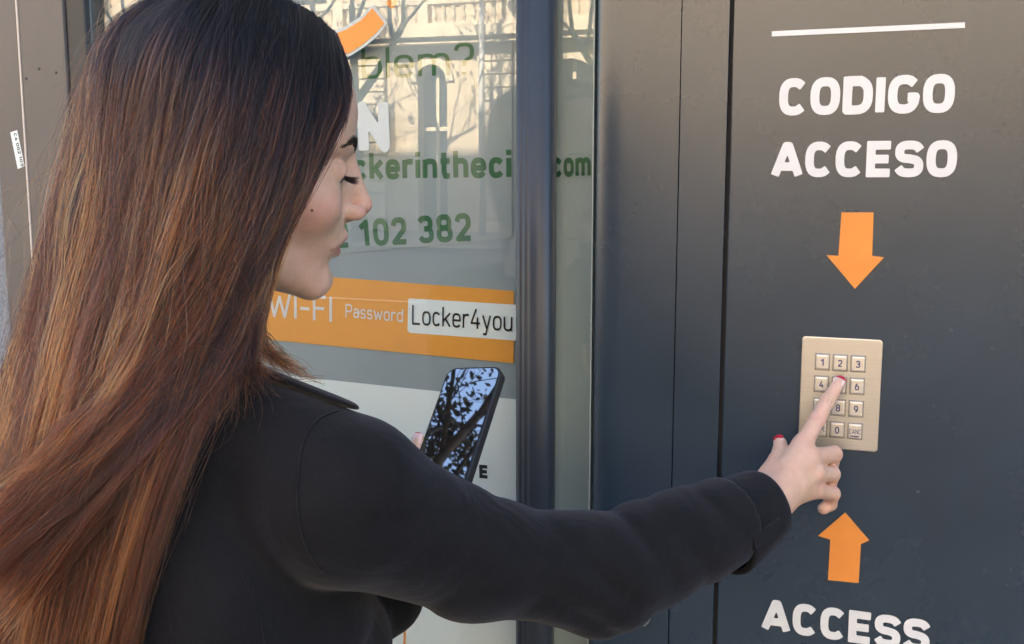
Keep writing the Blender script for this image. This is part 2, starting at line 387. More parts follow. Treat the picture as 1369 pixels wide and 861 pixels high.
# ---- the shop's own building: a five-storey mass above and around the shopfront
SHOP_Y = 0.0
xL = on(12, 430)[0]; xCol = on(92, 300)[0]
bld = empty('shop_building', (0, 4, 0)); tag(bld, 'tall street building whose ground floor holds the dark steel shopfront', 'building')
MB().box(-45, 45, 0.16, 10, 2.75, 19.8).build('upper_wall', M['render_wall'], bld)
MB().box(-45.2, 45.2, -0.25, 10.2, 19.8, 20.2).build('cornice', M['limestone2'], bld)
MB().box(-45, xL-0.5, 0.16, 10, 0.0, 2.75).build('side_wall', M['render_wall'], bld)
MB().box(1.75, 45, 0.16, 10, 0.0, 2.75).build('side_wall', M['render_wall'], bld)
MB().box(xL-0.5, 1.75, 0.60, 0.7, 0.0, 2.75).build('inner_wall', M['film'], bld)
for zf in (3.6, 6.9, 10.2, 13.5):
    for kx in range(-5, 6):
        w = MB().box(kx*2.6-0.55, kx*2.6+0.55, 0.11, 0.16, zf, zf+2.1).build('window', M['limestone2'], bld)
        MB().box(kx*2.6-0.45, kx*2.6+0.45, 0.095, 0.112, zf+0.1, zf+2.0).build('pane', M['dark_glass'], w)

# ---- left: granite wall edge, taupe metal pillar with a pale joint and a sticker
gr = empty('granite_wall', (xL-0.4, 0.1, 0)); tag(gr, 'grey granite wall at the far left edge beside the taupe pillar', 'wall')
for k in range(7):
    MB().box(xL-0.9, on(8, 430)[0], 0.012, 0.16, k*0.42+0.004, k*0.42+0.416).build('stone', M['stone'], gr, bevel=0.004)
pil = empty('pillar', (xCol, 0.05, 0)); tag(pil, 'taupe metal pillar left of the hair with a thin pale joint', 'pillar')
MB().box(on(12, 430)[0], on(33, 180)[0]-0.0015, 0.0, 0.15, 0.0, 2.75).build('panel', M['clad'], pil, bevel=0.002)
MB().box(on(33, 180)[0]+0.0015, on(86, 60)[0], 0.0, 0.15, 0.0, 2.75).build('panel', M['clad'], pil, bevel=0.002)
MB().box(on(33, 180)[0]-0.0013, on(33, 180)[0]+0.0013, -0.001, 0.14, 0.0, 2.75).build('joint', M['groove'], pil)
for (px, py) in ((52, 92), (35, 105), (75, 97)):
    c = on(px, py); MB().lathe(c, [(0.0022, -0.001), (0.0022, 0.0004), (0.001, 0.001)], 10).build('rivet', M['iron'], pil)
# sticker with hand-stamped number on the pillar
st = plate([(14, 177), (23, 174), (33, 222), (24, 226)], 0.0, M['paper'], None, 'sticker', 0.0004)
tag(st, 'narrow white number sticker on the taupe pillar', 'sticker')
_a, _b = on(20.5, 178), on(30.5, 222)
def vertical_text(body, A, B, h, mat, parent, y):
    v, f = text_mesh(body, 0.09); x0, x1 = v[:, 0].min(), v[:, 0].max(); z0, z1 = 0.0, 1.0
    A = np.asarray(A); B = np.asarray(B); U = B-A; U[1] = 0; L = np.linalg.norm(U); U /= L; V = np.array([-U[2], 0, U[0]])
    P = A+np.outer((v[:, 0]-x0)/(x1-x0)*L, U)+np.outer((v[:, 1]-z0)/(z1-z0)*h-h/2, V); P[:, 1] = y
    return mesh_obj('lettering', P, f, mat, parent)
vertical_text('C4 002 103', _a, _b, 0.0052, M['ink'], st, -0.0008)

# ---- glazed front: frame, two panes with films behind, round pull post
door = empty('glazed_door', (on(500, 430, 0.05)[0], 0.05, 0)); tag(door, 'glazed shop door with dark frame and frosted film behind the woman', 'door')
GY = 0.024                                           # front face of the glass
gx0, gx1 = on(128, 200, GY)[0], on(792, 430, GY)[0]
px0, px1 = on(690, 430, GY)[0], on(734, 430, GY)[0]
MB().box(on(86, 60)[0]+0.001, on(112, 60)[0], 0.004, 0.12, 0.0, 2.75).build('frame', M['tube'], door, bevel=0.003)
MB().box(on(112, 60)[0]+0.001, gx0, 0.014, 0.12, 0.0, 2.75).build('frame', M['steel'], door, bevel=0.003)
MB().box(gx0, gx1, 0.01, 0.12, 0.0, 0.16).build('frame', M['tube'], door, bevel=0.003)
MB().box(gx0, gx1, 0.01, 0.12, 2.45, 2.75).build('frame', M['tube'], door, bevel=0.003)
MB().box(gx0+0.001, px0+0.012, GY, GY+0.008, 0.16, 2.45).build('glass_pane', M['glass'], door)
MB().box(px0+0.016, gx1-0.002, GY, GY+0.008, 0.16, 2.45).build('glass_pane', M['glass'], door)
MB().box(gx1-0.0022, gx1-0.0004, GY-0.001, GY+0.012, 0.161, 2.449).build('glazing_bead', M['film_strip'], door)
BY = GY+0.016                                        # films and posters lie just behind the glass
MB().box(gx0+0.001, px0+0.011, BY+0.004, BY+0.008, 0.16, 2.45).build('frosted_film', M['film'], door)
MB().box(px0+0.017, gx1-0.001, BY+0.004, BY+0.008, 0.16, 2.45).build('frosted_film', M['film_strip'], door)
# round-edged vertical post in front of the glass
ps = empty('pull_post', (on(710, 430, 0)[0], 0.02, 0)); tag(ps, 'rounded dark blue vertical post in front of the glass', 'post')
xa, xb = on(685.5, 430, -0.004)[0], on(736, 430, -0.004)[0]
xm, hw = (xa+xb)/2, (xb-xa)/2
def extr_profile(pts, z0, z1, name, mat, parent, smooth=True):
    n = len(pts); v = [(x, y, z0) for x, y in pts]+[(x, y, z1) for x, y in pts]
    f = [(i, (i+1) % n, (i+1) % n+n, i+n) for i in range(n)]+[tuple(range(n))[::-1], tuple(range(n, 2*n))]
    mb = MB().add(v, f); o = mb.build(name, mat, parent)
    if smooth:
        o.data.polygons.foreach_set('use_smooth', [True]*len(o.data.polygons))
        for e in o.data.edges: pass
    return o
prof = []
for k in range(25):                                 # bullnose: flat middle, rounded shoulders, a shallow flute on the left
    t = -1+2*k/24
    y = 0.010-0.018*math.sqrt(max(0, 1-abs(t)**2.6))
    if -0.62 < t < -0.36: y += 0.0024*math.sin((t+0.62)/0.26*math.pi)
    if -0.30 < t < -0.10: y += 0.0016*math.sin((t+0.30)/0.20*math.pi)
    prof.append((xm+hw*t, y))
prof = [(xm-hw*0.96, GY-0.004)]+prof+[(xm+hw*0.96, GY-0.004)]
extr_profile(prof, 0.02, 2.44, 'shaft', M['tube'], ps)
MB().box(xm-hw*0.5, xm+hw*0.5, 0.0, GY-0.002, 0.0, 0.02).build('foot', M['gap'], ps)

# ---- posters and lettering on the inside of the glass
M['film_white'] = surf('pale_vinyl', (0.50, 0.56, 0.55), 0.5, 0.03, 20)
sg = empty('address_sign', on(600, 220, BY)); tag(sg, 'green and white address lettering on clear film behind the glass', 'sign')
plate([(395, -60), (685, -60), (685, 318), (395, 345)], BY+0.0035, M['film2'], sg, 'clear_film', 0.0006)
def ink(body, bl, br, hpx, mat, parent, w=0.05, sp=1.0, y=BY+0.0028):
    A, B = on(*bl, y), on(*br, y); h = abs(on(bl[0], bl[1], y)[2]-on(bl[0], bl[1]-hpx, y)[2])
    return lettering(body, A, B, h, mat, parent, y, w, sp, 0.0004)
ink('blem?', (484, 106), (634, 100), 42, M['vinyl_green'], sg, 0.055)
ink('N', (480, 205), (522, 203), 69, M['film_white'], sg, 0.13, y=GY-0.0004)
ink('lockerintheci', (442, 241), (684, 238), 37, M['vinyl_green'], sg, 0.10, 0.75)
ink('com', (739, 237), (790, 236), 36, M['vinyl_green'], sg, 0.10, 0.75)
ink('2 102 382', (448, 332), (631, 322), 36, M['vinyl_green'], sg, 0.10)
# orange arc with white rim at the top
plate([(499, 6), (518, 31), (506, 47), (490, 61), (470, 74), (440, 84), (436, 46), (462, 35), (481, 23)], GY-0.0004, M['film_white'], sg, 'arc_rim', 0.0004)
plate([(498, 11), (514, 31), (503, 44), (488, 57), (469, 70), (440, 79), (437, 50), (464, 39), (483, 27)], GY-0.0010, M['vinyl_orange'], sg, 'arc', 0.0004)
plate([(515, 5), (524, -4), (533, 3), (524, 12)], BY+0.0024, M['vinyl_orange'], sg, 'dot', 0.0004)
wf = empty('wifi_sticker', on(560, 430, BY)); tag(wf, 'orange wi-fi password strip behind the glass beside the chin', 'sticker')
plate([(150, 348), (687, 389), (687, 485.5), (150, 434)], BY+0.003, M['band_orange'], wf, 'strip', 0.0006)
Y2 = BY+0.0022
ink('FREE WI-FI', (262, 415), (444, 431), 33, M['vinyl_white'], wf, 0.058, 1.15, y=Y2)
ink('Password', (462, 424), (539, 431), 18, M['vinyl_white'], wf, 0.06, y=Y2)
plate([(546, 400), (548, 399), (700, 408), (700, 456), (548, 445), (545, 442)], BY+0.0022, M['paper'], wf, 'label_box', 0.0004)
ink('Locker4you', (551, 434), (685, 443.5), 27, M['ink'], wf, 0.055, y=BY+0.0014)
ws_ = empty('notice_board', on(600, 700, BY)); tag(ws_, 'white notice sheet behind the glass, behind the phone', 'notice')
plate([(150, 478), (700, 535), (700, 905), (150, 905)], BY+0.003, M['paper'], ws_, 'sheet', 0.0006)
ink('U', (538, 603), (557, 605), 21, M['ink'], ws_, 0.13, y=Y2)
ink('E', (641, 639), (652, 640), 18, M['ink'], ws_, 0.13, y=Y2)
plate([(541, 805), (544, 805), (541, 900), (538, 900)], BY+0.0022, M['vinyl_orange'], ws_, 'margin_line', 0.0004)

# ---- dark steel jamb between glass and access panel
jm = empty('door_jamb', (on(880, 430)[0], 0, 0)); tag(jm, 'dark steel jamb sheet between the glass and the access panel', 'jamb')
j0, j1, j2, j3 = on(793, 430, 0.0)[0], on(830, 430, 0)[0], on(903, 430)[0], on(967, 430)[0]
prof = [(j0, 0.10)]+[(j0+0.0+(j1-j0)*(1-math.cos(a)), 0.008-0.008*math.sin(a)) for a in np.linspace(0, math.pi/2, 12)]+[(j2-0.0008, 0.0), (j2-0.0008, 0.10)]
extr_profile(prof, 0.0, 2.75, 'folded_sheet', M['steel'], jm, smooth=False)
MB().box(j2+0.0002, j3-0.0022, -0.0008, 0.1, 0.0, 2.75).build('flat_sheet', M['steel'], jm, bevel=0.0012)
MB().box(j3-0.003, j3+0.003, 0.006, 0.1, 0.0, 2.75).build('seal', M['gap'], jm)
lk = on(857, 824); lk2 = empty('lock_cylinder', lk); tag(lk2, 'small round metal lock just below the forearm sleeve', 'lock')
MB().lathe(lk, [(0.0125, -0.001), (0.0125, 0.003), (0.0105, 0.0045), (0.0085, 0.0045), (0.008, 0.006), (0.001, 0.0062)], 32).build('escutcheon', M['brass'], lk2, smooth=True)
MB().box(lk[0]-0.0008, lk[0]+0.0008, -0.0068, -0.006, lk[2]-0.004, lk[2]+0.004).build('keyway', M['ink'], lk2)

# ---- access panel with lettering and arrows
ap = empty('access_panel', (on(1150, 430)[0], 0, 0)); tag(ap, 'large anthracite steel panel with white code lettering and orange arrows', 'panel')
MB().box(j3+0.0022, 1.75, 0.0, 0.12, 0.0, 2.75).build('sheet', M['steel'], ap, bevel=0.0016)
def big(body, bl, br, hpx, off):
    A, B = on(*bl), on(*br); h = abs(on(bl[0], bl[1])[2]-on(bl[0], bl[1]-hpx)[2])
    return lettering(body, A, B, h, M['vinyl_white'], ap, 0.0, off, 0.55, 0.0012)
big('CODIGO', (1041, 155), (1275, 151), 50, 0.120)
big('ACCESO', (1031, 237), (1278, 237), 47, 0.120)
big('ACCESS', (1018, 841), (1242, 873), 42, 0.120)
plate([(1032, 42), (1290, 30), (1290, 37.5), (1032, 49)], 0.0, M['vinyl_white'], ap, 'line', 0.0012)
plate([(1125, 284), (1168, 284), (1166, 342), (1182, 344), (1143, 386), (1105, 341), (1121, 342)], 0.0, M['vinyl_orange'], ap, 'arrow', 0.0012)
plate([(1130, 685), (1162, 722), (1151, 727), (1148, 779), (1107, 775), (1110, 721), (1094, 716)], 0.0, M['vinyl_orange'], ap, 'arrow', 0.0012)

# ---- keypad
kp0 = on(1120, 526)
kp = empty('keypad', kp0); tag(kp, 'brushed steel keypad plate with twelve square keys on the dark panel', 'keypad')
kBL, kBR, kTL = on(1067, 595), on(1173, 604), on(1072, 449)
KU = kBR-kBL; KW = np.linalg.norm(KU); KU /= KW; KV = np.array([-KU[2], 0, KU[0]]); KN = np.array([0, -1.0, 0]); KH = np.linalg.norm(kTL-kBL)
print('keypad', KW, KH)
mb = MB(); rr = 0.004; pts = []
for (cx, cy, a0) in ((KW-rr, rr, -90), (KW-rr, KH-rr, 0), (rr, KH-rr, 90), (rr, rr, 180)):
    for k in range(6):
        a = math.radians(a0+18*k); pts.append(kBL+KU*(cx+rr*math.cos(a))+KV*(cy+rr*math.sin(a)))
mb.prism(pts, KN*0.003); mb.build('plate', M['brushed'], kp, bevel=0.0008)
def kpt(u, v, n=0.0): return kBL+KU*u+KV*v+KN*n
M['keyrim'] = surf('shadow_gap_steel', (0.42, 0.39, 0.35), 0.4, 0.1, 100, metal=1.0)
kcol = [0.268*KW, 0.490*KW, 0.712*KW]; krow = [0.780*KH, 0.580*KH, 0.378*KH, 0.176*KH]
kw, kh = 0.080*KW, 0.066*KH
for r, rowk in enumerate(['123', '456', '789', 'E0C']):
    for c, ch in enumerate(rowk):
        o_ = kpt(kcol[c], krow[r])
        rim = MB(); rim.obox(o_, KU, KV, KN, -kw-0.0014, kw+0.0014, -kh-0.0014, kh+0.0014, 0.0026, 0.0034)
        key = MB(); key.obox(o_, KU, KV, KN, -kw, kw, -kh, kh, 0.003, 0.0056)
        ko = key.build('key', M['key'], kp, bevel=0.0016, seg=3)
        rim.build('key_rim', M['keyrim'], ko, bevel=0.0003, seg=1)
        s = {'E': 'OK', 'C': 'CANC'}.get(ch, ch)
        hw_, hh = (kw*0.34, kh*0.48) if len(s) == 1 else (kw*0.86, kh*0.34)
        if s == '1': hw_ *= 0.7
        A = o_-KU*hw_-KV*hh; B = o_+KU*hw_-KV*hh
        lettering(s, A, B, hh*2, M['digit'], ko, -0.0056, 0.085 if len(s) == 1 else 0.07, 1.0, 0.0003, 'digit')
        if s == 'CANC':
            MB().obox(o_, KU, KV, KN, -kw*0.7, kw*0.7, -kh*0.72, -kh*0.55, 0.0055, 0.0059).build('underline', M['digit'], ko)
# ================================================================== across the street (seen in the glass and in the satin paint)
OY = -27.0
ob = empty('stone_building', (-10, OY-4, 0)); tag(ob, 'sunlit limestone building with arches and balustrade across the street', 'building')
MB().box(-60, 45, OY-10, OY-0.55, 0.0, 16.5).build('wall', M['limestone'], ob)
def arch_bay(xc, w, top, x0, x1, zt):
    """front wall sheet of one bay with an arched opening"""
    r = w/2; zs = top-r; mb = MB(); pts = [(x0, 0.0), (x0, zt), (x1, zt), (x1, 0.0), (xc+r, 0.0)]
    pts += [(xc+r*math.cos(a), zs+r*math.sin(a)) for a in np.linspace(0, math.pi, 14)]+[(xc-r, 0.0)]
    mb.prism([(x, OY, z) for x, z in pts], (0, -0.55, 0)); return mb
PER = 4.2; X0 = -12.75
for k in range(-9, 11):
    xc = X0+k*PER; w = 0.95 if k % 2 == 0 else 1.7
    arch_bay(xc, w, 4.80, xc-PER/2, xc+PER/2, 5.30).build('bay', M['limestone'], ob)
    r = w/2; zs = 4.80-r
    ar = MB()                                       # archivolt ring and keystone
    ring = [(xc+(r+0.22)*math.cos(a), zs+(r+0.22)*math.sin(a)) for a in np.linspace(0, math.pi, 14)]+[(xc+(r+0.002)*math.cos(a), zs+(r+0.002)*math.sin(a)) for a in np.linspace(math.pi, 0, 14)]
    ar.prism([(x, OY+0.10, z) for x, z in ring], (0, -0.098, 0)); ar.build('archivolt', M['limestone2'], ob)
    wd = MB().box(xc-r, xc+r, OY-0.50, OY-0.44, 0.0, 4.8).build('window', M['dark_glass'], ob)
    MB().box(xc-0.05, xc+0.05, OY-0.44, OY-0.38, 0.0, 4.78).box(xc-r, xc+r, OY-0.44, OY-0.39, 2.9, 3.02).build('window_frame', M['limestone2'], wd)
    pm = MB()                                       # rusticated pier: courses with recessed joints
    for c in range(14):
        z = c*0.37; pm.box(xc+PER/2-0.62, xc+PER/2+0.62, OY+0.004, OY+0.16, z+0.025, z+0.345)
    pm.build('pier', M['limestone2'], ob)
    for zf in (6.6, 10.6):
        v = MB().box(xc-0.75, xc+0.75, OY-0.55, OY-0.33, zf, zf+2.6).build('window', M['limestone2'], ob)
        MB().box(xc-0.6, xc+0.6, OY-0.34, OY-0.31, zf+0.15, zf+2.45).build('pane', M['dark_glass'], v)
MB().box(-60, 45, OY-0.6, OY+0.62, 5.30, 5.46).box(-60, 45, OY-0.6, OY+0.80, 5.46, 5.74).build('cornice', M['limestone2'], ob)
bl = MB().box(-60, 45, OY+0.42, OY+0.70, 6.36, 6.52).box(-60, 45, OY+0.42, OY+0.70, 5.74, 5.84).build('balustrade', M['limestone2'], ob)
for k in range(-40, 46):
    if k % 9 == 0: continue
    x = -10+k*0.30
    MB().lathe((x, OY+0.56, 5.84), [(0.07, 0.0), (0.05, 0.06), (0.085, 0.18), (0.045, 0.36), (0.075, 0.46), (0.075, 0.52)], 8, (0, 0, 1)).build('baluster', M['limestone2'], bl)
for k in range(-5, 6):
    x = -10+k*2.7
    MB().box(x-0.16, x+0.16, OY+0.40, OY+0.72, 5.74, 6.60).build('pedestal', M['limestone2'], bl)
MB().box(-60, 45, OY-0.6, OY+0.7, 16.5, 17.0).build('top_cornice', M['limestone2'], ob)

# street lamp on the far pavement
lp = empty('street_lamp', (-10.55, OY+1.6, 0)); tag(lp, 'tall slim pale street lamp reflected in the shop glass', 'lamp')
M['galv'] = surf('pale_painted_steel', (0.52, 0.48, 0.42), 0.5, 0.08, 6)
MB().tube([(-10.55, OY+1.6, 0), (-10.55, OY+1.6, 7.4)], [0.10, 0.06], 10).build('mast', M['galv'], lp, smooth=True)
MB().tube([(-10.55, OY+1.6, 7.3), (-10.55, OY+2.2, 7.9), (-10.55, OY+3.4, 8.1)], [0.05, 0.045, 0.04], 8).build('bracket', M['galv'], lp, smooth=True)
MB().lathe((-10.55, OY+3.5, 8.02), [(0.08, 0.12), (0.28, 0.04), (0.26, -0.04), (0.05, -0.08)], 16, (0, 0, 1)).build('lantern', M['galv'], lp, smooth=True)

# street trees
def make_tree(seed, depth=5, fine=1.0):
    rnd = random.Random(seed); tr = MB(); tips = []
    def grow(p, d, r, L, lev):
        n = 4 if lev < 4 else 3; pts = [p]; rad = [r]
        for i in range(n):
            d = d+np.array([rnd.gauss(0, .13), rnd.gauss(0, .13), rnd.gauss(0.03, .09)]); d = d/np.linalg.norm(d)
            p = p+d*L/n; pts.append(p); rad.append(r*(1-0.30*(i+1)/n))
        tr.tube(pts, rad, 7 if lev < 2 else 3, cap=False)
        if lev >= depth or r < 0.0035: tips.append((p, d)); return
        if lev >= 3: tips.append((pts[2], d))
        for k in range(3 if lev < 3 else rnd.choice([2, 2, 3])):
            a = rnd.uniform(0, 2*math.pi); sp = rnd.uniform(0.35, 0.95)
            e = np.cross(d, (math.cos(a), math.sin(a), 0.3)); e /= np.linalg.norm(e)+1e-9
            nd = d*math.cos(sp)+e*math.sin(sp)+np.array([0, 0, 0.12]); nd /= np.linalg.norm(nd)
            grow(pts[-1] if k else pts[-2], nd, rad[-1]*rnd.uniform(.55, .85), L*rnd.uniform(.62, .85), lev+1)
    tr.tube([(0, 0, 0), (0.02, 0.03, 1.5), (0.0, 0.05, 3.2)], [0.21, 0.16, 0.14], 10, cap=False)
    for a in (0.3, 2.3, 4.4):
        grow(np.array([0.0, 0.05, 3.1]), np.array([math.cos(a)*.6, math.sin(a)*.6, .8]), 0.10, 2.1, 0)
    lv = MB()
    for (p, d) in tips:
        for k in range(rnd.choice([0, 0, 1, 3] if fine == 1.0 else [1, 3, 8, 22])):
            c = p+np.array([rnd.gauss(0, .14), rnd.gauss(0, .14), rnd.gauss(-.03, .12)])*(fine**.5); s = rnd.uniform(.05, .10)*fine
            u = np.array([rnd.gauss(0, 1) for _ in range(3)]); u /= np.linalg.norm(u); w = np.cross(u, [rnd.gauss(0, 1) for _ in range(3)]); w /= np.linalg.norm(w)
            lv.add([c-u*s, c-w*s*.6+u*s*.2, c+u*s, c+w*s*.6+u*s*.2], [(0, 1, 2, 3)])
    return tr, lv, tips
def place_tree(x, y, rz, sc, label, protos=[]):
    if not protos:
        tr, lv, _ = make_tree(5, 4); root = empty('street_tree', (0, 0, 0))
        a = mesh_obj('trunk', tr.v, tr.f, M['bark'], root, smooth=True, world=False); b = mesh_obj('crown', lv.v, lv.f, M['leaf'], root, world=False)
        protos += [root, a, b]
    else:
        root = protos[0].copy(); C.objects.link(root)
        for ch in protos[1:]:
            c2 = ch.copy(); C.objects.link(c2); c2.parent = root
    root.location = (x, y, 0); root.rotation_euler = (0, 0, rz); root.scale = (sc, sc, sc)
    tag(root, label, 'tree', 'street trees'); return root
tr, lv, tips = make_tree(12, 6, 0.5); root = empty('street_tree', (-4.75, -2.45, 0))
mesh_obj('trunk', tr.v, tr.f, M['bark'], root, smooth=True, world=False); mesh_obj('crown', lv.v, lv.f, M['leaf'], root, world=False)
tag(root, 'finely twigged street tree near the shop, mirrored in the phone', 'tree', 'street trees')
place_tree(2.2, -4.6, 2.1, 1.0, 'street tree on the near kerb behind the camera')
place_tree(-17.5, -21.6, 4.0, 1.05, 'street tree on the far pavement left of the lamp')
place_tree(-12.6, -22.2, 1.0, 1.1, 'street tree on the far pavement next to the lamp')
place_tree(-6.0, -21.8, 5.2, 1.0, 'street tree on the far pavement right of the lamp')
place_tree(1.5, -21.8, 3.0, 1.1, 'street tree on the far pavement opposite the access panel')
place_tree(-24.0, -21.8, 2.6, 1.0, 'leftmost street tree on the far pavement')
# ================================================================== the woman
# ---- small distance-field toolkit (surface nets)
def grid_pts(lo, hi, h):
    ax = [np.arange(lo[i], hi[i]+h, h, dtype=np.float32) for i in range(3)]
    return ax, np.meshgrid(*ax, indexing='ij')
def sd_ell(P, c, r):
    q = [(P[i]-c[i]) for i in range(3)]
    k0 = np.sqrt(sum((q[i]/r[i])**2 for i in range(3))); k1 = np.sqrt(sum((q[i]/(r[i]*r[i]))**2 for i in range(3)))+1e-9
    return k0*(k0-1.0)/k1
def sd_cone(P, a, b, ra, rb):
    d = [b[i]-a[i] for i in range(3)]; L2 = sum(x*x for x in d)+1e-12
    t = np.clip(sum((P[i]-a[i])*d[i] for i in range(3))/L2, 0, 1)
    return np.sqrt(sum((P[i]-a[i]-t*d[i])**2 for i in range(3)))-(ra+(rb-ra)*t)
def smin(a, b, k):
    h = np.clip(0.5+0.5*(b-a)/k, 0, 1); return b+(a-b)*h-k*h*(1-h)
def smax(a, b, k): return -smin(-a, -b, k)
def surface_nets(F, ax, h):
    S = F < 0; n = np.array(F.shape)-1
    corners = [(i, j, k) for i in (0, 1) for j in (0, 1) for k in (0, 1)]
    sl = lambda c: tuple(slice(c[a], c[a]+n[a]) for a in range(3))
    cnt = sum(S[sl(c)].astype(np.int8) for c in corners)
    act = (cnt > 0) & (cnt < 8); I = np.argwhere(act)
    idx = np.full(act.shape, -1, np.int64); idx[act] = np.arange(len(I))
    vals = np.stack([F[I[:, 0]+c[0], I[:, 1]+c[1], I[:, 2]+c[2]] for c in corners], 1)
    acc = np.zeros((len(I), 3)); num = np.zeros(len(I))
    for a in range(8):
        for b in range(a+1, 8):
            ca, cb = np.array(corners[a]), np.array(corners[b])
            if np.abs(ca-cb).sum() != 1: continue
            va, vb = vals[:, a], vals[:, b]; m = (va < 0) != (vb < 0)
            t = np.where(m, va/np.where(m, va-vb, 1), 0)
            acc[m] += (ca+(cb-ca)*t[:, None])[m]; num[m] += 1
    V = (I+acc/num[:, None])*h+np.array([a[0] for a in ax])
    faces = []
    for d in range(3):
        e1, e2 = (d+1) % 3, (d+2) % 3
        A = [slice(None)]*3; B = [slice(None)]*3
        A[d] = slice(0, -1); B[d] = slice(1, None)
        ch = S[tuple(A)] != S[tuple(B)]; J = np.argwhere(ch)
        ok = (J[:, e1] > 0) & (J[:, e2] > 0) & (J[:, e1] < n[e1]) & (J[:, e2] < n[e2]); J = J[ok]
        q = []
        for o1, o2 in ((0, 0), (-1, 0), (-1, -1), (0, -1)):
            K = J.copy(); K[:, e1] += o1; K[:, e2] += o2; q.append(idx[K[:, 0], K[:, 1], K[:, 2]])
        Q = np.stack(q, 1); fl = S[J[:, 0], J[:, 1], J[:, 2]]
        Q[~fl] = Q[~fl][:, ::-1]; faces.append(Q)
    Fc = np.concatenate(faces)[:, ::-1]
    return V, Fc
def nets(fun, lo, hi, h):
    ax, P = grid_pts(lo, hi, h); return surface_nets(fun(P), ax, h)

# ---- pose of the head (fitted to the photograph)
_v = ray(330, 230); _v[2] = 0; _v /= np.linalg.norm(_v); _r = np.array([_v[1], -_v[0], 0.0]); _z = np.array([0, 0, 1.0])
def body_frame(a, p=0.0, roll=0.0):
    F0 = math.cos(a)*_r+math.sin(a)*_v; L = -math.sin(a)*_r+math.cos(a)*_v
    F = math.cos(p)*F0-math.sin(p)*_z; U = math.sin(p)*F0+math.cos(p)*_z
    return np.stack([F, math.cos(roll)*L+math.sin(roll)*U, -math.sin(roll)*L+math.cos(roll)*U], 1)
HR = body_frame(math.radians(7), math.radians(5.2), math.radians(6))
HS = 1.05                                           # scale of the head
HO = at(311.5, 204, 0.86)
def head_w(p): return HO+(np.asarray(p, float)*0.001*HS)@HR.T          # head millimetres -> world
def head_l(p): return ((np.asarray(p, float)-HO)@HR)/(0.001*HS)

def head_sdf(P):
    X, Y, Z = P; A = [X, np.abs(Y), Z]; B = [X, Y, Z]
    d = sd_ell(B, (-8, 0, 32), (95, 74, 86))
    d = smin(d, sd_ell(B, (42, 0, 38), (50, 56, 46)), 18)
    d = smin(d, sd_ell(B, (36, 0, -30), (50, 50, 76)), 16)
    d = smin(d, sd_ell(B, (60, 0, -52), (31, 33, 36)), 12)
    d = smin(d, sd_cone(A, (0, 50, -14), (2, 46, -62), 15, 17), 18)
    d = smin(d, sd_cone(A, (4, 44, -64), (66, 12, -98), 17, 14), 16)
    d = smin(d, sd_ell(B, (71, 0, -97), (16, 17, 13)), 9)
    d = smin(d, sd_ell(A, (56, 36, -30), (25, 23, 24)), 14)
    d = smin(d, sd_cone(A, (88, 5, 15), (70, 40, 17), 7, 8), 9)
    d = smin(d, sd_ell(B, (82, 0, -20), (15, 15, 28)), 8)                 # sides of the nose
    # eye socket, ball, lids
    d = smax(d, -sd_ell(A, (95, 32, -4), (17, 14, 9)), 9)
    lid = sd_ell(A, (70, 30, -5), (14.4, 15.5, 13.4))
    slit = sd_ell(A, (86, 31, -10.8), (13, 13.5, 2.5))
    d = smin(d, smax(lid, -slit, 1.0), 2.5)
    d = smin(d, sd_cone(A, (80, 18, 1.5), (72, 42, -0.5), 2.6, 2.2), 4)    # fold of the upper lid
    # nose
    d = smin(d, sd_cone(B, (91, 0, 6), (105.5, 0, -28), 4.8, 6.4), 8)
    d = smin(d, sd_ell(B, (106.4, 0, -32.5), (7.9, 8.2, 7.0)), 5)
    d = smin(d, sd_ell(A, (97, 10.8, -38), (10.2, 6.2, 6.8)), 2.8)
    d = smin(d, sd_cone(B, (106, 0, -39), (94, 0, -44.5), 4.0, 4.0), 3)
    d = smax(d, -sd_ell(A, (101.5, 6.2, -45.5), (6.5, 3.0, 3.4)), 2)
    # mouth
    d = smin(d, sd_cone(A, (90.6, 3.5, -58.5), (79, 21, -65.5), 5.4, 3.0), 5)
    d = smin(d, sd_cone(A, (86.6, 0, -72.5), (78, 18, -69), 5.2, 3.0), 4)
    d = smax(d, -sd_cone(A, (98, 0, -66.2), (77, 24, -67.8), 1.2, 0.9), 1.8)
    d = smin(d, sd_cone(B, (-18, 0, -55), (-48, 0, -185), 52, 54), 16)
    d = smin(d, sd_ell(A, (-10, 74, -4), (17, 6, 30)), 5)                 # ears
    return d
HV, HF = nets(head_sdf, (-112, -86, -190), (124, 86, 128), 1.9)
SKIN_PARTS = [(head_w(HV), HF)]

# colour zones of the face, stored per vertex: lips, blush, mole
def zone(Pl):
    x, y, z = Pl[:, 0], np.abs(Pl[:, 1]), Pl[:, 2]
    lips = np.clip(1.25-((z+66.8)/(10.5-0.22*y))**2-(y/25.0)**2, 0, 1)*(x > 72)
    blush = np.clip(1-((x-58)/30)**2-((y-44)/26)**2-((z+34)/24)**2, 0, 1)+0.8*np.clip(1-((x-107)/12)**2-((z+36)/12)**2, 0, 1)
    return lips, blush
lips, blush = zone(HV)
mole_c = None

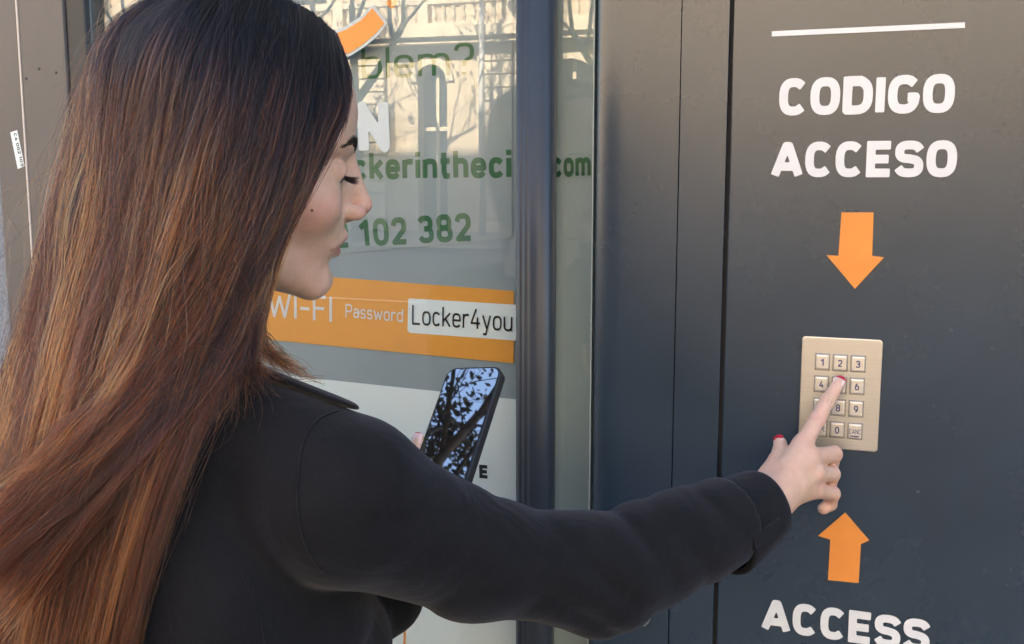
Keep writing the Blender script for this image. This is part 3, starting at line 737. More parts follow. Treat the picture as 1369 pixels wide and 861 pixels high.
# ---- right hand (pressing the key) : joints placed along the photographed finger lines
D0 = float((on(1122, 512, -0.0056)-CAM)@FWD)
def J(px, py, dd): return at(px, py, D0+dd)
hand_j = dict(
    wr=J(1016, 676, -.098), w2=J(1034, 664, -.080),
    I=[J(1073, 594, -.046), J(1092, 562, -.030), J(1105, 538, -.019), J(1121.5, 512, -.0085)],
    Mi=[J(1083, 612, -.053), J(1114, 607, -.024), J(1110, 624, -.012), J(1096, 618, -.018)],
    R=[J(1090, 633, -.054), J(1112, 634, -.027), J(1108, 650, -.015), J(1094, 644, -.020)],
    Pk=[J(1090, 655, -.050), J(1113, 660, -.029), J(1110, 674, -.020), J(1101, 680, -.024)],
    T=[J(1030, 640, -.064), J(1040, 617, -.046), J(1044, 603, -.034), J(1043, 592, -.028)])
def hand_sdf(P):
    h = hand_j; mm = 0.001
    d = sd_cone(P, h['wr'], h['w2'], 0.0235, 0.0225)
    for k, (r0, r1) in (('I', (.0175, .0108)), ('Mi', (.0180, .0108)), ('R', (.0170, .0102)), ('Pk', (.0155, .0092))):
        d = smin(d, sd_cone(P, h['w2'], h[k][0], r0, r1), 0.010)
    for k, rr in (('I', (.0100, .0088, .0078, .0064)), ('Mi', (.0104, .0092, .0082, .0070)), ('R', (.0098, .0086, .0078, .0068)), ('Pk', (.0088, .0078, .0070, .0062))):
        f = h[k]; e = sd_cone(P, f[0], f[1], rr[0], rr[1]*0.95)
        e = smin(e, np.sqrt(sum((P[i]-f[1][i])**2 for i in range(3)))-rr[1]*1.04, 0.002)
        e = smin(e, sd_cone(P, f[1], f[2], rr[1]*0.96, rr[2]), 0.002); e = smin(e, sd_cone(P, f[2], f[3], rr[2], rr[3]), 0.002)
        d = smin(d, e, 0.0035)
    t = h['T']; e = smin(sd_cone(P, t[0], t[1], .0150, .0105), sd_cone(P, t[1], t[2], .0100, .0088), .003); e = smin(e, sd_cone(P, t[2], t[3], .0088, .0068), .002)
    d = smin(d, e, 0.006)
    # tendons on the back of the hand
    for k in ('I', 'Mi', 'R'):
        q = h[k][0]-FWD*0.0072; w_ = h['w2']-FWD*0.0165
        d = smin(d, sd_cone(P, w_, q, .0022, .0030), 0.006)
    near = np.abs(d) < 0.004; S_ = [c[near] for c in P]; e = d[near]
    for k in ('I', 'Mi', 'R', 'Pk'):                 # skin creases over the joints
        f = h[k]; rr = {'I': .0086, 'Mi': .0090, 'R': .0085, 'Pk': .0077}[k]
        for j in (1, 2):
            ax_ = f[j]-f[j-1]; ax_ = ax_/np.linalg.norm(ax_); nb = -FWD-ax_*(-FWD@ax_); nb /= np.linalg.norm(nb); sd_ = np.cross(ax_, nb); q = rr*(1.0 if j == 1 else .9)
            for o_ in (-.0022, 0.0, .0022):
                c0 = f[j]+ax_*o_+nb*(q+.0002)
                e = smax(e, -sd_cone(S_, c0-sd_*.0032-nb*.0010, c0+sd_*.0032-nb*.0010, .0005, .0005), .0010)
    d[near] = e
    return d
_all = np.array([h for v in hand_j.values() for h in (v if isinstance(v, list) else [v])])
RV, RF = nets(hand_sdf, _all.min(0)-0.028, _all.max(0)+0.028, 0.0009)
SKIN_PARTS.append((RV, RF))

# ---- torso frame, shoulders, arms
TR = body_frame(math.radians(42)); TF, TL = TR[:, 0], TR[:, 1]
RS = at(450, 664, 0.775); LS = RS+0.335*TL-0.012*TF+_z*0.006
EL = at(806, 768, 0.93); WR = hand_j['wr']
MA = at(630, 743, 0.858)
MID = (RS+LS)/2
NB = MID-0.03*TF+_z*0.075                              # base of the neck
# left arm: elbow low, forearm raised behind the right sleeve, hand holding the phone
PH_C = at(612, 590, 1.03)
LW = at(578, 668, 1.015); LE = at(215, 965, 1.05)
def lerp(a, b, t): return a+(b-a)*t

# ---- phone frame
PN = np.array([-0.42, 0.60, -0.69]); PN /= np.linalg.norm(PN)         # screen normal in camera axes
PL = np.array([0.26, 0.80, 0.0]); PL[2] = -(PN[0]*PL[0]+PN[1]*PL[1])/PN[2]; PL /= np.linalg.norm(PL)
c2w = lambda q: RGT*q[0]+UPV*q[1]+FWD*q[2]
PNw, PLw = c2w(PN), c2w(PL); PWw = np.cross(PLw, PNw)                 # width axis (towards the picture's right)
if PWw@RGT < 0: PWw = -PWw
PHW, PHH = 0.0305, 0.070
PTOP = at(637, 494, 1.06); PC = PTOP-PLw*(PHH+0.001)

# left hand: palm behind the phone, thumb on its left edge, fingers on its right edge
def lh(u, v, n): return PC+PWw*u+PLw*v+PNw*n
lhand = dict(w=lh(-.012, -.135, -.035), palm=lh(.000, -.075, -.026),
    T=[lh(-.034, -.075, -.016), lh(-.0390, -.040, -.008), lh(-.0380, -.014, .0020)],
    F=[[lh(.012, -.085+i*-.019, -.022), lh(.034, -.081+i*-.019, -.018), lh(.0385, -.077+i*-.019, -.004)] for i in range(4)])
def lhand_sdf(P):
    h = lhand; d = sd_cone(P, h['w'], h['palm'], .022, .019)
    for f in h['F']:
        d = smin(d, sd_cone(P, h['palm'], f[0], .016, .010), .008)
    for f in h['F']:
        e = smin(sd_cone(P, f[0], f[1], .0088, .0078), sd_cone(P, f[1], f[2], .0078, .0062), .002); d = smin(d, e, .003)
    t = h['T']; d = smin(d, sd_cone(P, h['palm'], t[0], .016, .012), .008)
    d = smin(d, smin(sd_cone(P, t[0], t[1], .0105, .0085), sd_cone(P, t[1], t[2], .0085, .0065), .003), .004)
    return d
_l = np.array([lhand['w'], lhand['palm']]+lhand['T']+[q for f in lhand['F'] for q in f])
LV, LF_ = nets(lhand_sdf, _l.min(0)-0.028, _l.max(0)+0.028, 0.0018)
SKIN_PARTS.append((LV, LF_))
# ---- hidden rest of the body under the clothes: torso, arms, legs down to the pavement
HIP = MID-_z*0.52-0.01*TF; FLOOR = 0.0
def body_sdf(P):
    d = sd_cone(P, MID-_z*0.06, HIP, 0.10, 0.11)
    d = smin(d, sd_cone(P, MID, NB, 0.07, 0.05), 0.03); d = smin(d, sd_cone(P, RS, LS, 0.045, 0.045), 0.04)
    d = smin(d, sd_cone(P, RS, MA, .040, .034), .01); d = smin(d, sd_cone(P, MA, EL, .034, .034), .01); d = smin(d, sd_cone(P, EL, WR, .035, .024), .01)
    d = smin(d, sd_cone(P, LS, LE, .042, .036), .02); d = smin(d, sd_cone(P, LE, lhand['w'], .035, .022), .01)
    for s in (-1, 1):
        hp = HIP+TL*0.085*s-_z*0.04; kn = hp-_z*0.40+TF*0.01; an = np.array([kn[0], kn[1], 0.09])
        d = smin(d, sd_cone(P, hp, kn, .078, .052), .03); d = smin(d, sd_cone(P, kn, an, .050, .034), .01)
    return d
_b = np.array([MID, HIP-_z*1.0, RS, LS, EL, WR, LE, LW]); _lo = _b.min(0)-0.16; _lo[2] = 0.03
BV, BF = nets(body_sdf, _lo, _b.max(0)+0.16, 0.014)
SKIN_PARTS.append((BV, BF))

def skin_mat(mole):
    m, nt, b = new_mat('skin')
    at_ = nt.nodes.new('ShaderNodeAttribute'); at_.attribute_name = 'zone'
    n = noise(nt, 70, 5, 0.6); base = ramp(nt, n.outputs['Fac'], [(0.3, (0.58, 0.370, 0.258)), (0.7, (0.68, 0.448, 0.325))])
    sp = nt.nodes.new('ShaderNodeSeparateColor'); nt.links.new(at_.outputs['Color'], sp.inputs[0])
    def mix(fac, a, col, amt):
        mu = nt.nodes.new('ShaderNodeMath'); mu.operation = 'MULTIPLY'; mu.inputs[1].default_value = amt; nt.links.new(fac, mu.inputs[0])
        mx = nt.nodes.new('ShaderNodeMix'); mx.data_type = 'RGBA'; nt.links.new(mu.outputs[0], mx.inputs[0]); nt.links.new(a, mx.inputs[6]); mx.inputs[7].default_value = (*col, 1); return mx.outputs[2]
    nb_ = noise(nt, 24, 4, 0.65); rb_ = ramp(nt, nb_.outputs['Fac'], [(0.42, (0, 0, 0)), (0.75, (1, 1, 1))])
    c0 = mix(rb_.outputs[0], base.outputs[0], (0.62, 0.33, 0.24), 0.5)
    npz = noise(nt, 420, 2, 0.6); rpz = ramp(nt, npz.outputs['Fac'], [(0.52, (0, 0, 0)), (0.72, (1, 1, 1))])
    c0 = mix(rpz.outputs[0], c0, (0.46, 0.27, 0.19), 0.28)
    c = mix(sp.outputs[1], c0, (0.60, 0.28, 0.22), 0.55)
    c = mix(sp.outputs[0], c, (0.42, 0.15, 0.135), 0.85)
    geo = nt.nodes.new('ShaderNodeNewGeometry'); dist = nt.nodes.new('ShaderNodeVectorMath'); dist.operation = 'DISTANCE'
    nt.links.new(geo.outputs['Position'], dist.inputs[0]); dist.inputs[1].default_value = mole
    mrg = nt.nodes.new('ShaderNodeMapRange'); mrg.inputs[1].default_value = 0.0009; mrg.inputs[2].default_value = 0.0015; mrg.inputs[3].default_value = 1; mrg.inputs[4].default_value = 0
    nt.links.new(dist.outputs['Value'], mrg.inputs[0]); c = mix(mrg.outputs[0], c, (0.10, 0.035, 0.025), 0.9)
    nt.links.new(c, b.inputs['Base Color'])
    b.inputs['Roughness'].default_value = 0.5; b.inputs['Specular IOR Level'].default_value = 0.4
    b.inputs['Subsurface Weight'].default_value = 0.35; b.inputs['Subsurface Radius'].default_value = (0.0045, 0.0016, 0.0008); b.inputs['Subsurface Scale'].default_value = 1.0
    n2 = noise(nt, 750, 4, 0.7); p_ = add_bump(nt, b, n2.outputs['Fac'], 0.3, 0.0008)
    n4 = noise(nt, 140, 3, 0.6); add_bump(nt, b, n4.outputs['Fac'], 0.18, 0.0015, p_)
    return m
pj = lambda P: np.stack([PW/2+FPX*((P-CAM)@RGT)/((P-CAM)@FWD), PH/2-FPX*((P-CAM)@UPV)/((P-CAM)@FWD), (P-CAM)@FWD], -1)
_q = pj(head_w(HV)); _m = np.where(np.hypot(_q[:, 0]-420, _q[:, 1]-284) < 4)[0]
mole_at = head_w(HV[_m[np.argmin(_q[_m][:, 2])]]) if len(_m) else head_w((60, -50, -30))
M['skin'] = skin_mat(tuple(mole_at))
vs = np.concatenate([p[0] for p in SKIN_PARTS]); off = 0; fs = []
for p in SKIN_PARTS: fs.append(p[1]+off); off += len(p[0])
person = mesh_obj('person', vs, np.concatenate(fs), M['skin'], None, smooth=True)
tag(person, 'woman with long brown hair in a black coat, pressing the keypad, phone in other hand', 'person')
ca = person.data.attributes.new('zone', 'FLOAT_COLOR', 'POINT')
zc = np.zeros((len(vs), 4), np.float32); zc[:, 3] = 1
zc[:len(HV), 0] = lips; zc[:len(HV), 1] = np.clip(blush, 0, 1)
_q = pj(RV)                                                            # pink knuckles
for k in ('I', 'Mi', 'R', 'Pk'):
    for j in (0, 1): zc[len(HV):len(HV)+len(RV), 1] += np.clip(1-np.linalg.norm(RV-hand_j[k][j], axis=1)/0.017, 0, 1)*0.8
ca.data.foreach_set('color', zc.ravel())

# ---- eyes, brows, lashes
M['eye'] = surf('eye_white', (0.60, 0.55, 0.52), 0.12, 0.05, 50, spec=0.6)
M['iris'] = surf('brown_iris', (0.05, 0.022, 0.012), 0.1, 0.3, 400, spec=0.7)
M['brow'] = surf('dark_brow_hair', (0.014, 0.009, 0.008), 0.5, 0.2, 300)
for s in (-1, 1):
    mb = MB(); c = np.array([69.0, 30*s, -5.5]); prof = [(13.2*math.sin(a), -13.2*math.cos(a)) for a in np.linspace(0.1, math.pi-0.1, 14)]
    mb.lathe(c, prof, 20, (1, 0, -0.3)); mb.v = [tuple(head_w(p)) for p in mb.v]; eo = mb.build('eye', M['eye'], person, smooth=True)
    mb = MB(); ax = np.array([1, 0.02*s, -0.42]); ax /= np.linalg.norm(ax)
    mb.lathe(c+ax*11.0, [(5.6, 0.8), (5.0, 1.9), (3.0, 2.5), (0.4, 2.75)], 18, ax); mb.v = [tuple(head_w(p)) for p in mb.v]; mb.build('iris', M['iris'], eo, smooth=True)
def strands_mesh(name, lines, r0, r1, mat, parent, n=3):
    mb = MB()
    for L in lines: mb.tube([head_w(p) for p in L], list(np.linspace(r0, r1, len(L))), n, cap=False)
    return mb.build(name, mat, parent)
def head_push(P, off):
    """nearest points of the face surface, lifted by off millimetres, with their normals"""
    P = np.array(P, float); g = None
    for _ in range(6):
        d = head_sdf([P[:, i] for i in range(3)])
        g = np.stack([head_sdf([P[:, i]+(0.5 if i == j else 0) for i in range(3)])-d for j in range(3)], 1)
        g /= np.linalg.norm(g, axis=1, keepdims=True)+1e-9; P = P-g*((d-off)*0.9)[:, None]
    return P, g
rb = np.random.default_rng(3)
for s in (-1, 1):
    n_ = 260; t = rb.random(n_); yy = 8+42*t
    zz = 13.5+6.0*np.sin(np.minimum(1, t*1.25)*math.pi*0.62)-3.6*np.maximum(0, t-.55)/.45+rb.uniform(-1, 1, n_)*(3.8*(1-t)**.6+1.0)*.8
    p, g = head_push(np.stack([92-14*t*t, yy*s, zz], 1), 0.2)
    d = np.stack([np.full(n_, -.25), (0.35+.75*t)*s, 1.0-1.1*t+rb.uniform(-.15, .15, n_)], 1); d -= g*(d*g).sum(1)[:, None]; d /= np.linalg.norm(d, axis=1)[:, None]
    L = (rb.uniform(4.5, 7.5, n_)*(1-.25*t))[:, None]
    strands_mesh('eyebrow', list(np.stack([p, p+d*L*.5+g*.7, p+d*L+g*.4], 1)), 0.00015, 0.00007, M['brow'], person)
    n_ = 90; t = np.linspace(0, 1, n_); yy = 19.5+23*t; zz = -9.4-0.8*np.sin(t*math.pi)+1.2*t      # upper lashes, forward and down
    p, g = head_push(np.stack([np.full(n_, 83.0), yy*s, zz+1.2], 1), 0.15)
    o = np.stack([np.ones(n_), (.05+.75*t)*s, rb.uniform(-.95, .05, n_)], 1); o /= np.linalg.norm(o, axis=1)[:, None]; L = (8.0+3.5*t+rb.uniform(-1.5, 1.5, n_))[:, None]
    lines = list(np.stack([p, p+o*L*.5+np.array([0, 0, -.5]), p+o*L*.95+np.array([.3, 0, 1.1])], 1))
    q = np.linspace(0, 1, 14); lines.append(head_push(np.stack([np.full(14, 83.0), (18.5+26*q)*s, -8.6-0.8*np.sin(q*math.pi)+1.4*q], 1), 0.1)[0])
    strands_mesh('eyelash', lines, 0.00034, 0.00009, M['brow'], person)

# ---- finger nails with red tips
M['nail'] = surf('pink_nail', (0.74, 0.50, 0.46), 0.18, 0.05, 100, spec=0.6)
M['nail_red'] = surf('red_nail_varnish', (0.42, 0.010, 0.030), 0.15, 0.08, 100, spec=0.6)
def nail(a, b, rad, nrm, length, width, parent, red_from=0.74, ext=0.004):
    d = b-a; d /= np.linalg.norm(d); nrm = nrm-d*(nrm@d); nrm /= np.linalg.norm(nrm); s = np.cross(d, nrm)
    V = []; F1 = []; F2 = []; nu, nv = 9, 15
    for j in range(nv):
        v = j/(nv-1)
        for i in range(nu):
            u = -1+2*i/(nu-1); wv = width*(0.86+0.14*math.sin(min(1, v*1.6)*math.pi/2))*(1-max(0, v-.86)/.14*.30)
            along = b+d*(ext+rad*0.55-length*(1-v)-(0.0012*u*u if j == 0 else 0)-max(0, v-.9)*.012*u*u)
            ang = u*1.0
            V.append(along+s*math.sin(ang)*wv/0.84+nrm*(rad*0.62+wv*0.75*(math.cos(ang)-.6)+0.0006*math.sin(v*math.pi)-0.0012*v*v))
    for j in range(nv-1):
        for i in range(nu-1):
            q = (j*nu+i, j*nu+i+1, (j+1)*nu+i+1, (j+1)*nu+i); (F2 if (j+.5)/(nv-1) > red_from else F1).append(q)
    V = np.array(V)
    n0 = len(V); V2 = np.concatenate([V, V-nrm*0.0007])
    def solid(F): return F+[tuple(x+n0 for x in f[::-1]) for f in F]
    o = mesh_obj('fingernail', V2, solid(F1), M['nail'], parent, smooth=True)
    mesh_obj('nail_tip', V2, solid(F2), M['nail_red'], o, smooth=True)
hj = hand_j
nail(hj['I'][2], hj['I'][3], .0066, -FWD*0.85+UPV*0.35-RGT*0.30, 0.0165, 0.0056, person)
nail(hj['T'][2], hj['T'][3], .0072, -FWD*0.55-RGT*0.45+UPV*.1, 0.0150, 0.0056, person, 0.55)
nail(lhand['T'][1], lhand['T'][2], .0068, -FWD*0.55+PNw*.5-PWw*.2, 0.0150, 0.0055, person, 0.9)
# ---- black coat
def capsule_ax(P, a, b):
    d = b-a; L2 = d@d; t = sum((P[i]-a[i])*d[i] for i in range(3))/L2
    r = np.sqrt(sum((P[i]-a[i]-np.clip(t, 0, 1)*d[i])**2 for i in range(3)))
    return t, r
_e1 = (EL-RS)/np.linalg.norm(EL-RS); _e2 = (WR-EL)/np.linalg.norm(WR-EL)
CUFF0 = lerp(EL, WR, 0.66); CUFFN = (WR-EL)/np.linalg.norm(WR-EL)
def coat_sdf(P, folds=True):
    q = [P[i]-MID[i] for i in range(3)]
    f = sum(q[i]*TF[i] for i in range(3)); l = sum(q[i]*TL[i] for i in range(3)); z = q[2]
    L3 = [f, l, z]
    d = sd_ell(L3, (0.006, 0.0, -0.13), (0.120, 0.165, 0.22))                       # rib cage
    d = smin(d, sd_ell(L3, (0.026, 0.0, -0.36), (0.138, 0.155, 0.24)), 0.06)         # waist
    d = smin(d, sd_ell(L3, (-0.005, 0.0, -0.62), (0.130, 0.180, 0.24)), 0.08)      # skirt of the coat
    d = smin(d, sd_ell(L3, (0.080, 0.0, -0.19), (0.078, 0.125, 0.12)), 0.04)          # chest
    d = smin(d, sd_ell(L3, (-0.062, -0.085, -0.09), (0.050, 0.062, 0.085)), 0.05)  # shoulder blade
    d = smin(d, sd_cone(P, NB-_z*0.035, lerp(NB, RS, 0.80)+_z*0.012, 0.062, 0.048), 0.035)
    d = smin(d, sd_cone(P, NB-_z*0.035, lerp(NB, LS, 0.80)+_z*0.012, 0.062, 0.048), 0.035)
    tu, ru = capsule_ax(P, RS, EL); tf, rf = capsule_ax(P, EL, WR)
    up = smin(sd_cone(P, RS, MA, .0630, .0445), sd_cone(P, MA, EL, .0445, .0490), .030)
    fo = rf-(0.0515-0.0110*np.clip(tf, 0, 1))
    arm = smin(up, fo, 0.012)
    if folds:                                                                      # creases of the sleeve
        a = P[0]*RGT[0]+P[1]*RGT[1]; b_ = P[2]; c_ = P[0]*FWD[0]+P[1]*FWD[1]
        rdg = lambda x: 1.0-2.0*np.sqrt(np.abs(np.sin(x))+0.02)                    # sharp valleys between rounded folds
        k1 = np.exp(-((tu-0.90)/0.22)**2)*np.exp(-(rf/0.12)**2)
        arm = arm+0.0050*k1*rdg((a*0.80+b_*0.85+0.25*c_)*62+0.9*np.sin(b_*34+a*12))
        k2 = np.exp(-((tu-0.42)/0.22)**2)
        arm = arm+0.0022*k2*rdg((a*0.80-b_*0.75)*46+1.3*np.sin(b_*26+c_*18))
        k3 = np.exp(-((tf-0.46)/0.22)**2)*np.exp(-(rf/0.09)**2)
        arm = arm+0.0044*k3*rdg((a*0.95+b_*0.45)*58+1.1*np.sin(b_*38+1))
        k4 = np.exp(-((tu-0.06)/0.09)**2)
        arm = arm+0.0046*k4*rdg((a*0.35+b_*1.0)*42+1+.8*np.sin(a*30))
    arm = smax(arm, tf*np.linalg.norm(WR-EL)-0.79*np.linalg.norm(WR-EL), 0.004)
    body = d
    if folds:
        a = P[0]*RGT[0]+P[1]*RGT[1]; b_ = P[2]; c_ = P[0]*FWD[0]+P[1]*FWD[1]
        g = np.exp(-((z+0.20)/0.07)**2)
        body = body+0.0075*g*rdg((b_*1.0+a*0.30)*58+1.1*np.sin(a*20+.5))-0.002*np.sin((b_*.8-a*.6)*60+np.sin(a*25))*np.exp(-((z+.12)/.2)**2)
    la = smin(sd_cone(P, LS, LE, .066, .056), sd_cone(P, LE, lerp(LE, lhand['w'], 0.86), .056, .040), .02)
    body = smin(body, la, 0.02)
    d = smin(body, arm, 0.016)
    # neck hole
    d = smax(d, -sd_cone(P, NB-_z*0.02, NB+_z*0.2-TF*0.0, 0.050, 0.068), 0.006)
    return d
_c = np.array([MID-_z*0.80, MID, RS, LS, EL, WR, LE, lhand['w'], NB]); _lo = _c.min(0)-0.19; _hi = _c.max(0)+0.12
_lo[2] = MID[2]-0.86
COV, COF = nets(coat_sdf, _lo, _hi, 0.0052)
def coat_mat():
    m, nt, b = new_mat('black_wool')
    n = noise(nt, 26, 4, 0.6); r = ramp(nt, n.outputs['Fac'], [(0.25, (0.0040, 0.0040, 0.0050)), (0.75, (0.0070, 0.0069, 0.0084))])
    nt.links.new(r.outputs[0], b.inputs['Base Color'])
    b.inputs['Roughness'].default_value = 0.85; b.inputs['Specular IOR Level'].default_value = 0.22
    b.inputs['Sheen Weight'].default_value = 0.10; b.inputs['Sheen Roughness'].default_value = 0.45; b.inputs['Sheen Tint'].default_value = (0.75, 0.8, 1.0, 1)
    n1 = noise(nt, 14, 3, 0.55, dist=0.6); p1 = add_bump(nt, b, n1.outputs['Fac'], 0.35, 0.012)
    n2 = noise(nt, 620, 3, 0.7); add_bump(nt, b, n2.outputs['Fac'], 0.6, 0.0010, p1)
    n5 = noise(nt, 420, 2, 0.7); r5 = ramp(nt, n5.outputs['Fac'], [(0.45, (0.6, 0.6, 0.6)), (0.72, (1.6, 1.6, 1.6))])
    m5 = nt.nodes.new('ShaderNodeMix'); m5.data_type = 'RGBA'; m5.blend_type = 'MULTIPLY'; m5.inputs[0].default_value = 0.6; nt.links.new(r.outputs[0], m5.inputs[6]); nt.links.new(r5.outputs[0], m5.inputs[7]); nt.links.new(m5.outputs[2], b.inputs['Base Color'])
    return m
M['wool'] = coat_mat()
coat = mesh_obj('coat', COV, COF, M['wool'], person, smooth=True)
coat['label'] = 'black wool coat with strapped cuffs'
# cuff: a turned-back band around the end of the sleeve
def ring_tube(name, a, b, prof, mat, parent, flat=(1.0, 1.0), n=40, axu=None, wob=0.0):
    ax = (b-a)/np.linalg.norm(b-a); u = np.cross(ax, FWD); u /= np.linalg.norm(u); w = np.cross(ax, u); L = np.linalg.norm(b-a)
    V = []; F = []
    for (t, r) in prof:
        for k in range(n):
            an = 2*math.pi*k/n; rr = r*(1+wob*math.sin(3*an+t*5)+wob*.6*math.sin(5*an+1.3+t*9))
            V.append(a+ax*L*t+(u*math.cos(an)*flat[0]+w*math.sin(an)*flat[1])*rr)
    m_ = len(prof)
    for i in range(m_-1):
        for k in range(n): F.append((i*n+k, i*n+(k+1) % n, (i+1)*n+(k+1) % n, (i+1)*n+k))
    o = mesh_obj(name, np.array(V), F, mat, parent, smooth=True)
    bm = bmesh.new(); bm.from_mesh(o.data); bmesh.ops.recalc_face_normals(bm, faces=bm.faces); bm.to_mesh(o.data); bm.free()
    return o
cA, cB = at(962, 712, D0-.127), at(1020, 675, D0-.088)
CP = [(0.02, .0390), (0.0, .0435), (0.02, .0455), (.07, .0460), (.3, .0450), (.6, .0425), (.88, .0395), (.97, .0388), (1.0, .0376), (.99, .0358), (.9, .0352), (.4, .0352)]
cuff = ring_tube('cuff', cA, cB, CP, M['wool'], coat, (1.0, 0.92), wob=0.012)
# where a line of sight first meets the coat
def march(px, py, d0=0.55, d1=1.15):
    ds = np.arange(d0, d1, 0.004); r_ = ray(px, py); P = CAM+np.outer(ds, r_); v = coat_sdf([P[:, i] for i in range(3)]); k = np.where(v < 0)[0]
    if not len(k): return None
    a, b_ = ds[k[0]-1], ds[k[0]]
    for _ in range(8):
        m_ = (a+b_)/2; p = CAM+r_*m_
        if coat_sdf([np.array([c]) for c in p])[0] < 0: b_ = m_
        else: a = m_
    return CAM+r_*a
def stitched(name, pxs, rad, parent, lift=0.0):
    P = [march(*p) for p in cr(np.array(pxs, float), 5*len(pxs))]; P = [p-ray(684, 430)*lift for p in P if p is not None]
    if len(P) > 2: MB().tube(P, [rad*.4]+[rad]*(len(P)-2)+[rad*.4], 6).build(name, M['wool'], parent, smooth=True)
def cr(P, n):
    """Catmull-Rom through control points -> n samples"""
    P = np.asarray(P, float); Q = np.concatenate([[2*P[0]-P[1]], P, [2*P[-1]-P[-2]]]); m = len(P)-1
    t = np.linspace(0, m-1e-6, n); i = t.astype(int); u = (t-i)[:, None]
    p0, p1, p2, p3 = Q[i], Q[i+1], Q[i+2], Q[i+3]
    return 0.5*((2*p1)+(-p0+p2)*u+(2*p0-5*p1+4*p2-p3)*u*u+(-p0+3*p1-3*p2+p3)*u**3)
stitched('shoulder_seam', [(455, 548), (425, 562), (406, 592), (399, 640), (400, 690), (412, 735), (432, 765)], .0011, coat)
stitched('back_seam', [(326, 768), (340, 800), (352, 861), (356, 900)], .0012, coat)
# strap on the camera side of the cuff: a stitched tab with a pointed end
def on_cuff(t, an, r):
    ax = (cB-cA)/np.linalg.norm(cB-cA); u = np.cross(ax, FWD); u /= np.linalg.norm(u); w = np.cross(ax, u); L = np.linalg.norm(cB-cA)
    return cA+ax*L*t+(u*math.cos(an)+w*math.sin(an)*0.92)*r
_an0 = math.radians(104)
V = []; F = []
for i in range(13):
    t = i/12; tt = -0.06+0.74*t; wd = .15 if i < 11 else .15*(13-i)/2.6
    base_r = np.interp(tt, [0, .07, .3, .6, .88], [.0455, .0462, .0452, .0427, .0397])
    for du, dr in ((-wd, 0.0), (-wd*.92, .0046), (wd*.92, .0046), (wd, 0.0)): V.append(on_cuff(tt, _an0+du, base_r+dr))
for i in range(12):
    for j in range(3): F.append((i*4+j, i*4+j+1, (i+1)*4+j+1, (i+1)*4+j))
F += [(0, 1, 2, 3), (48, 49, 50, 51)]
mesh_obj('cuff_strap', np.array(V), F, M['wool'], cuff)
# collar wing lying on the shoulder
cpts = [(322, 477), (352, 489), (400, 508), (446, 526), (484, 541)]
V = []; F = []
for i, (x, y) in enumerate(cpts):
    s0 = march(x-6, y+16) ; s0 = s0 if s0 is not None else at(x, y+16, .80); dp = (s0-CAM)@FWD
    w_ = (12, 14, 13, 12, 9)[i]
    V += [at(x, y+2, dp+.045), at(x, y-1, dp+.010), at(x-2, y+w_*.4, dp-.006), at(x-4, y+w_, dp-.004), at(x-4, y+w_+1, dp+.010)]
n_ = 5
for i in range(len(cpts)-1):
    for j in range(n_-1): F.append((i*n_+j, i*n_+j+1, (i+1)*n_+j+1, (i+1)*n_+j))
F += [(0, 1, 2, 3, 4), tuple(range((len(cpts)-1)*n_, len(cpts)*n_))]
col = mesh_obj('collar', np.array(V), F, M['wool'], coat, smooth=True)
sm = col.modifiers.new('round', 'SUBSURF'); sm.levels = 2; sm.render_levels = 2
# trousers and shoes, below the frame
M['denim'] = surf('dark_denim', (0.02, 0.025, 0.04), 0.85, 0.2, 60, bump=0.2, bscale=600)
def leg_sdf(P):
    d = sd_ell([P[i]-(HIP[i]-_z[i]*0.08) for i in range(3)], (0, 0, 0), (0.155, 0.155, 0.16))
    for s in (-1, 1):
        hp = HIP+TL*0.085*s-_z*0.04; kn = hp-_z*0.40+TF*0.01; an = np.array([kn[0], kn[1], 0.09])
        d = smin(d, sd_cone(P, hp, kn, .092, .066), .02); d = smin(d, sd_cone(P, kn, an, .064, .052), .01)
    return d
_lo = HIP-0.24; _lo[2] = 0.05; _hi = HIP+0.24; _hi[2] = HIP[2]+0.06
tv, tf_ = nets(leg_sdf, _lo, _hi, 0.014); mesh_obj('trousers', tv, tf_, M['denim'], person, smooth=True)
for s in (-1, 1):
    c = HIP+TL*0.085*s+TF*0.01
    def shoe_sdf(P):
        q = [P[i]-c[i] for i in range(2)]; f = q[0]*TF[0]+q[1]*TF[1]; l = q[0]*TL[0]+q[1]*TL[1]
        d = smin(sd_ell([f, l, P[2]], (0.07, 0, 0.035), (0.125, 0.046, 0.042)), sd_ell([f, l, P[2]], (-0.01, 0, 0.07), (0.055, 0.045, 0.075)), .02)
        return smax(d, -(P[2]-0.006), .004)
    v_, f_ = nets(shoe_sdf, (c[0]-.25, c[1]-.25, -0.01), (c[0]+.25, c[1]+.25, .17), 0.010); mesh_obj('shoe', v_, f_, M['ink'], person, smooth=True)

# ---- phone
phone = empty('phone', PC); tag(phone, 'smartphone in a black case, screen mirroring sky and branches', 'phone')
def rrect(hw, hh, r, k=6):
    return [(sx*(hw-r)+r*math.cos(math.radians(a0+90*i/k)), sy*(hh-r)+r*math.sin(math.radians(a0+90*i/k))) for (sx, sy, a0) in ((1, -1, -90), (1, 1, 0), (-1, 1, 90), (-1, -1, 180)) for i in range(k+1)]
M['case'] = surf('black_rubber_case', (0.012, 0.012, 0.014), 0.55, 0.1, 80)
def screen_mat():
    m, nt, b = new_mat('dark_screen_glass')
    n = noise(nt, 40, 3); r = ramp(nt, n.outputs['Fac'], [(0.3, (0.004, 0.004, 0.005)), (0.7, (0.006, 0.006, 0.007))])
    nt.links.new(r.outputs[0], b.inputs['Base Color']); b.inputs['Roughness'].default_value = 0.015; b.inputs['IOR'].default_value = 2.2; b.inputs['Specular IOR Level'].default_value = 1.0
    return m
M['screen'] = screen_mat()
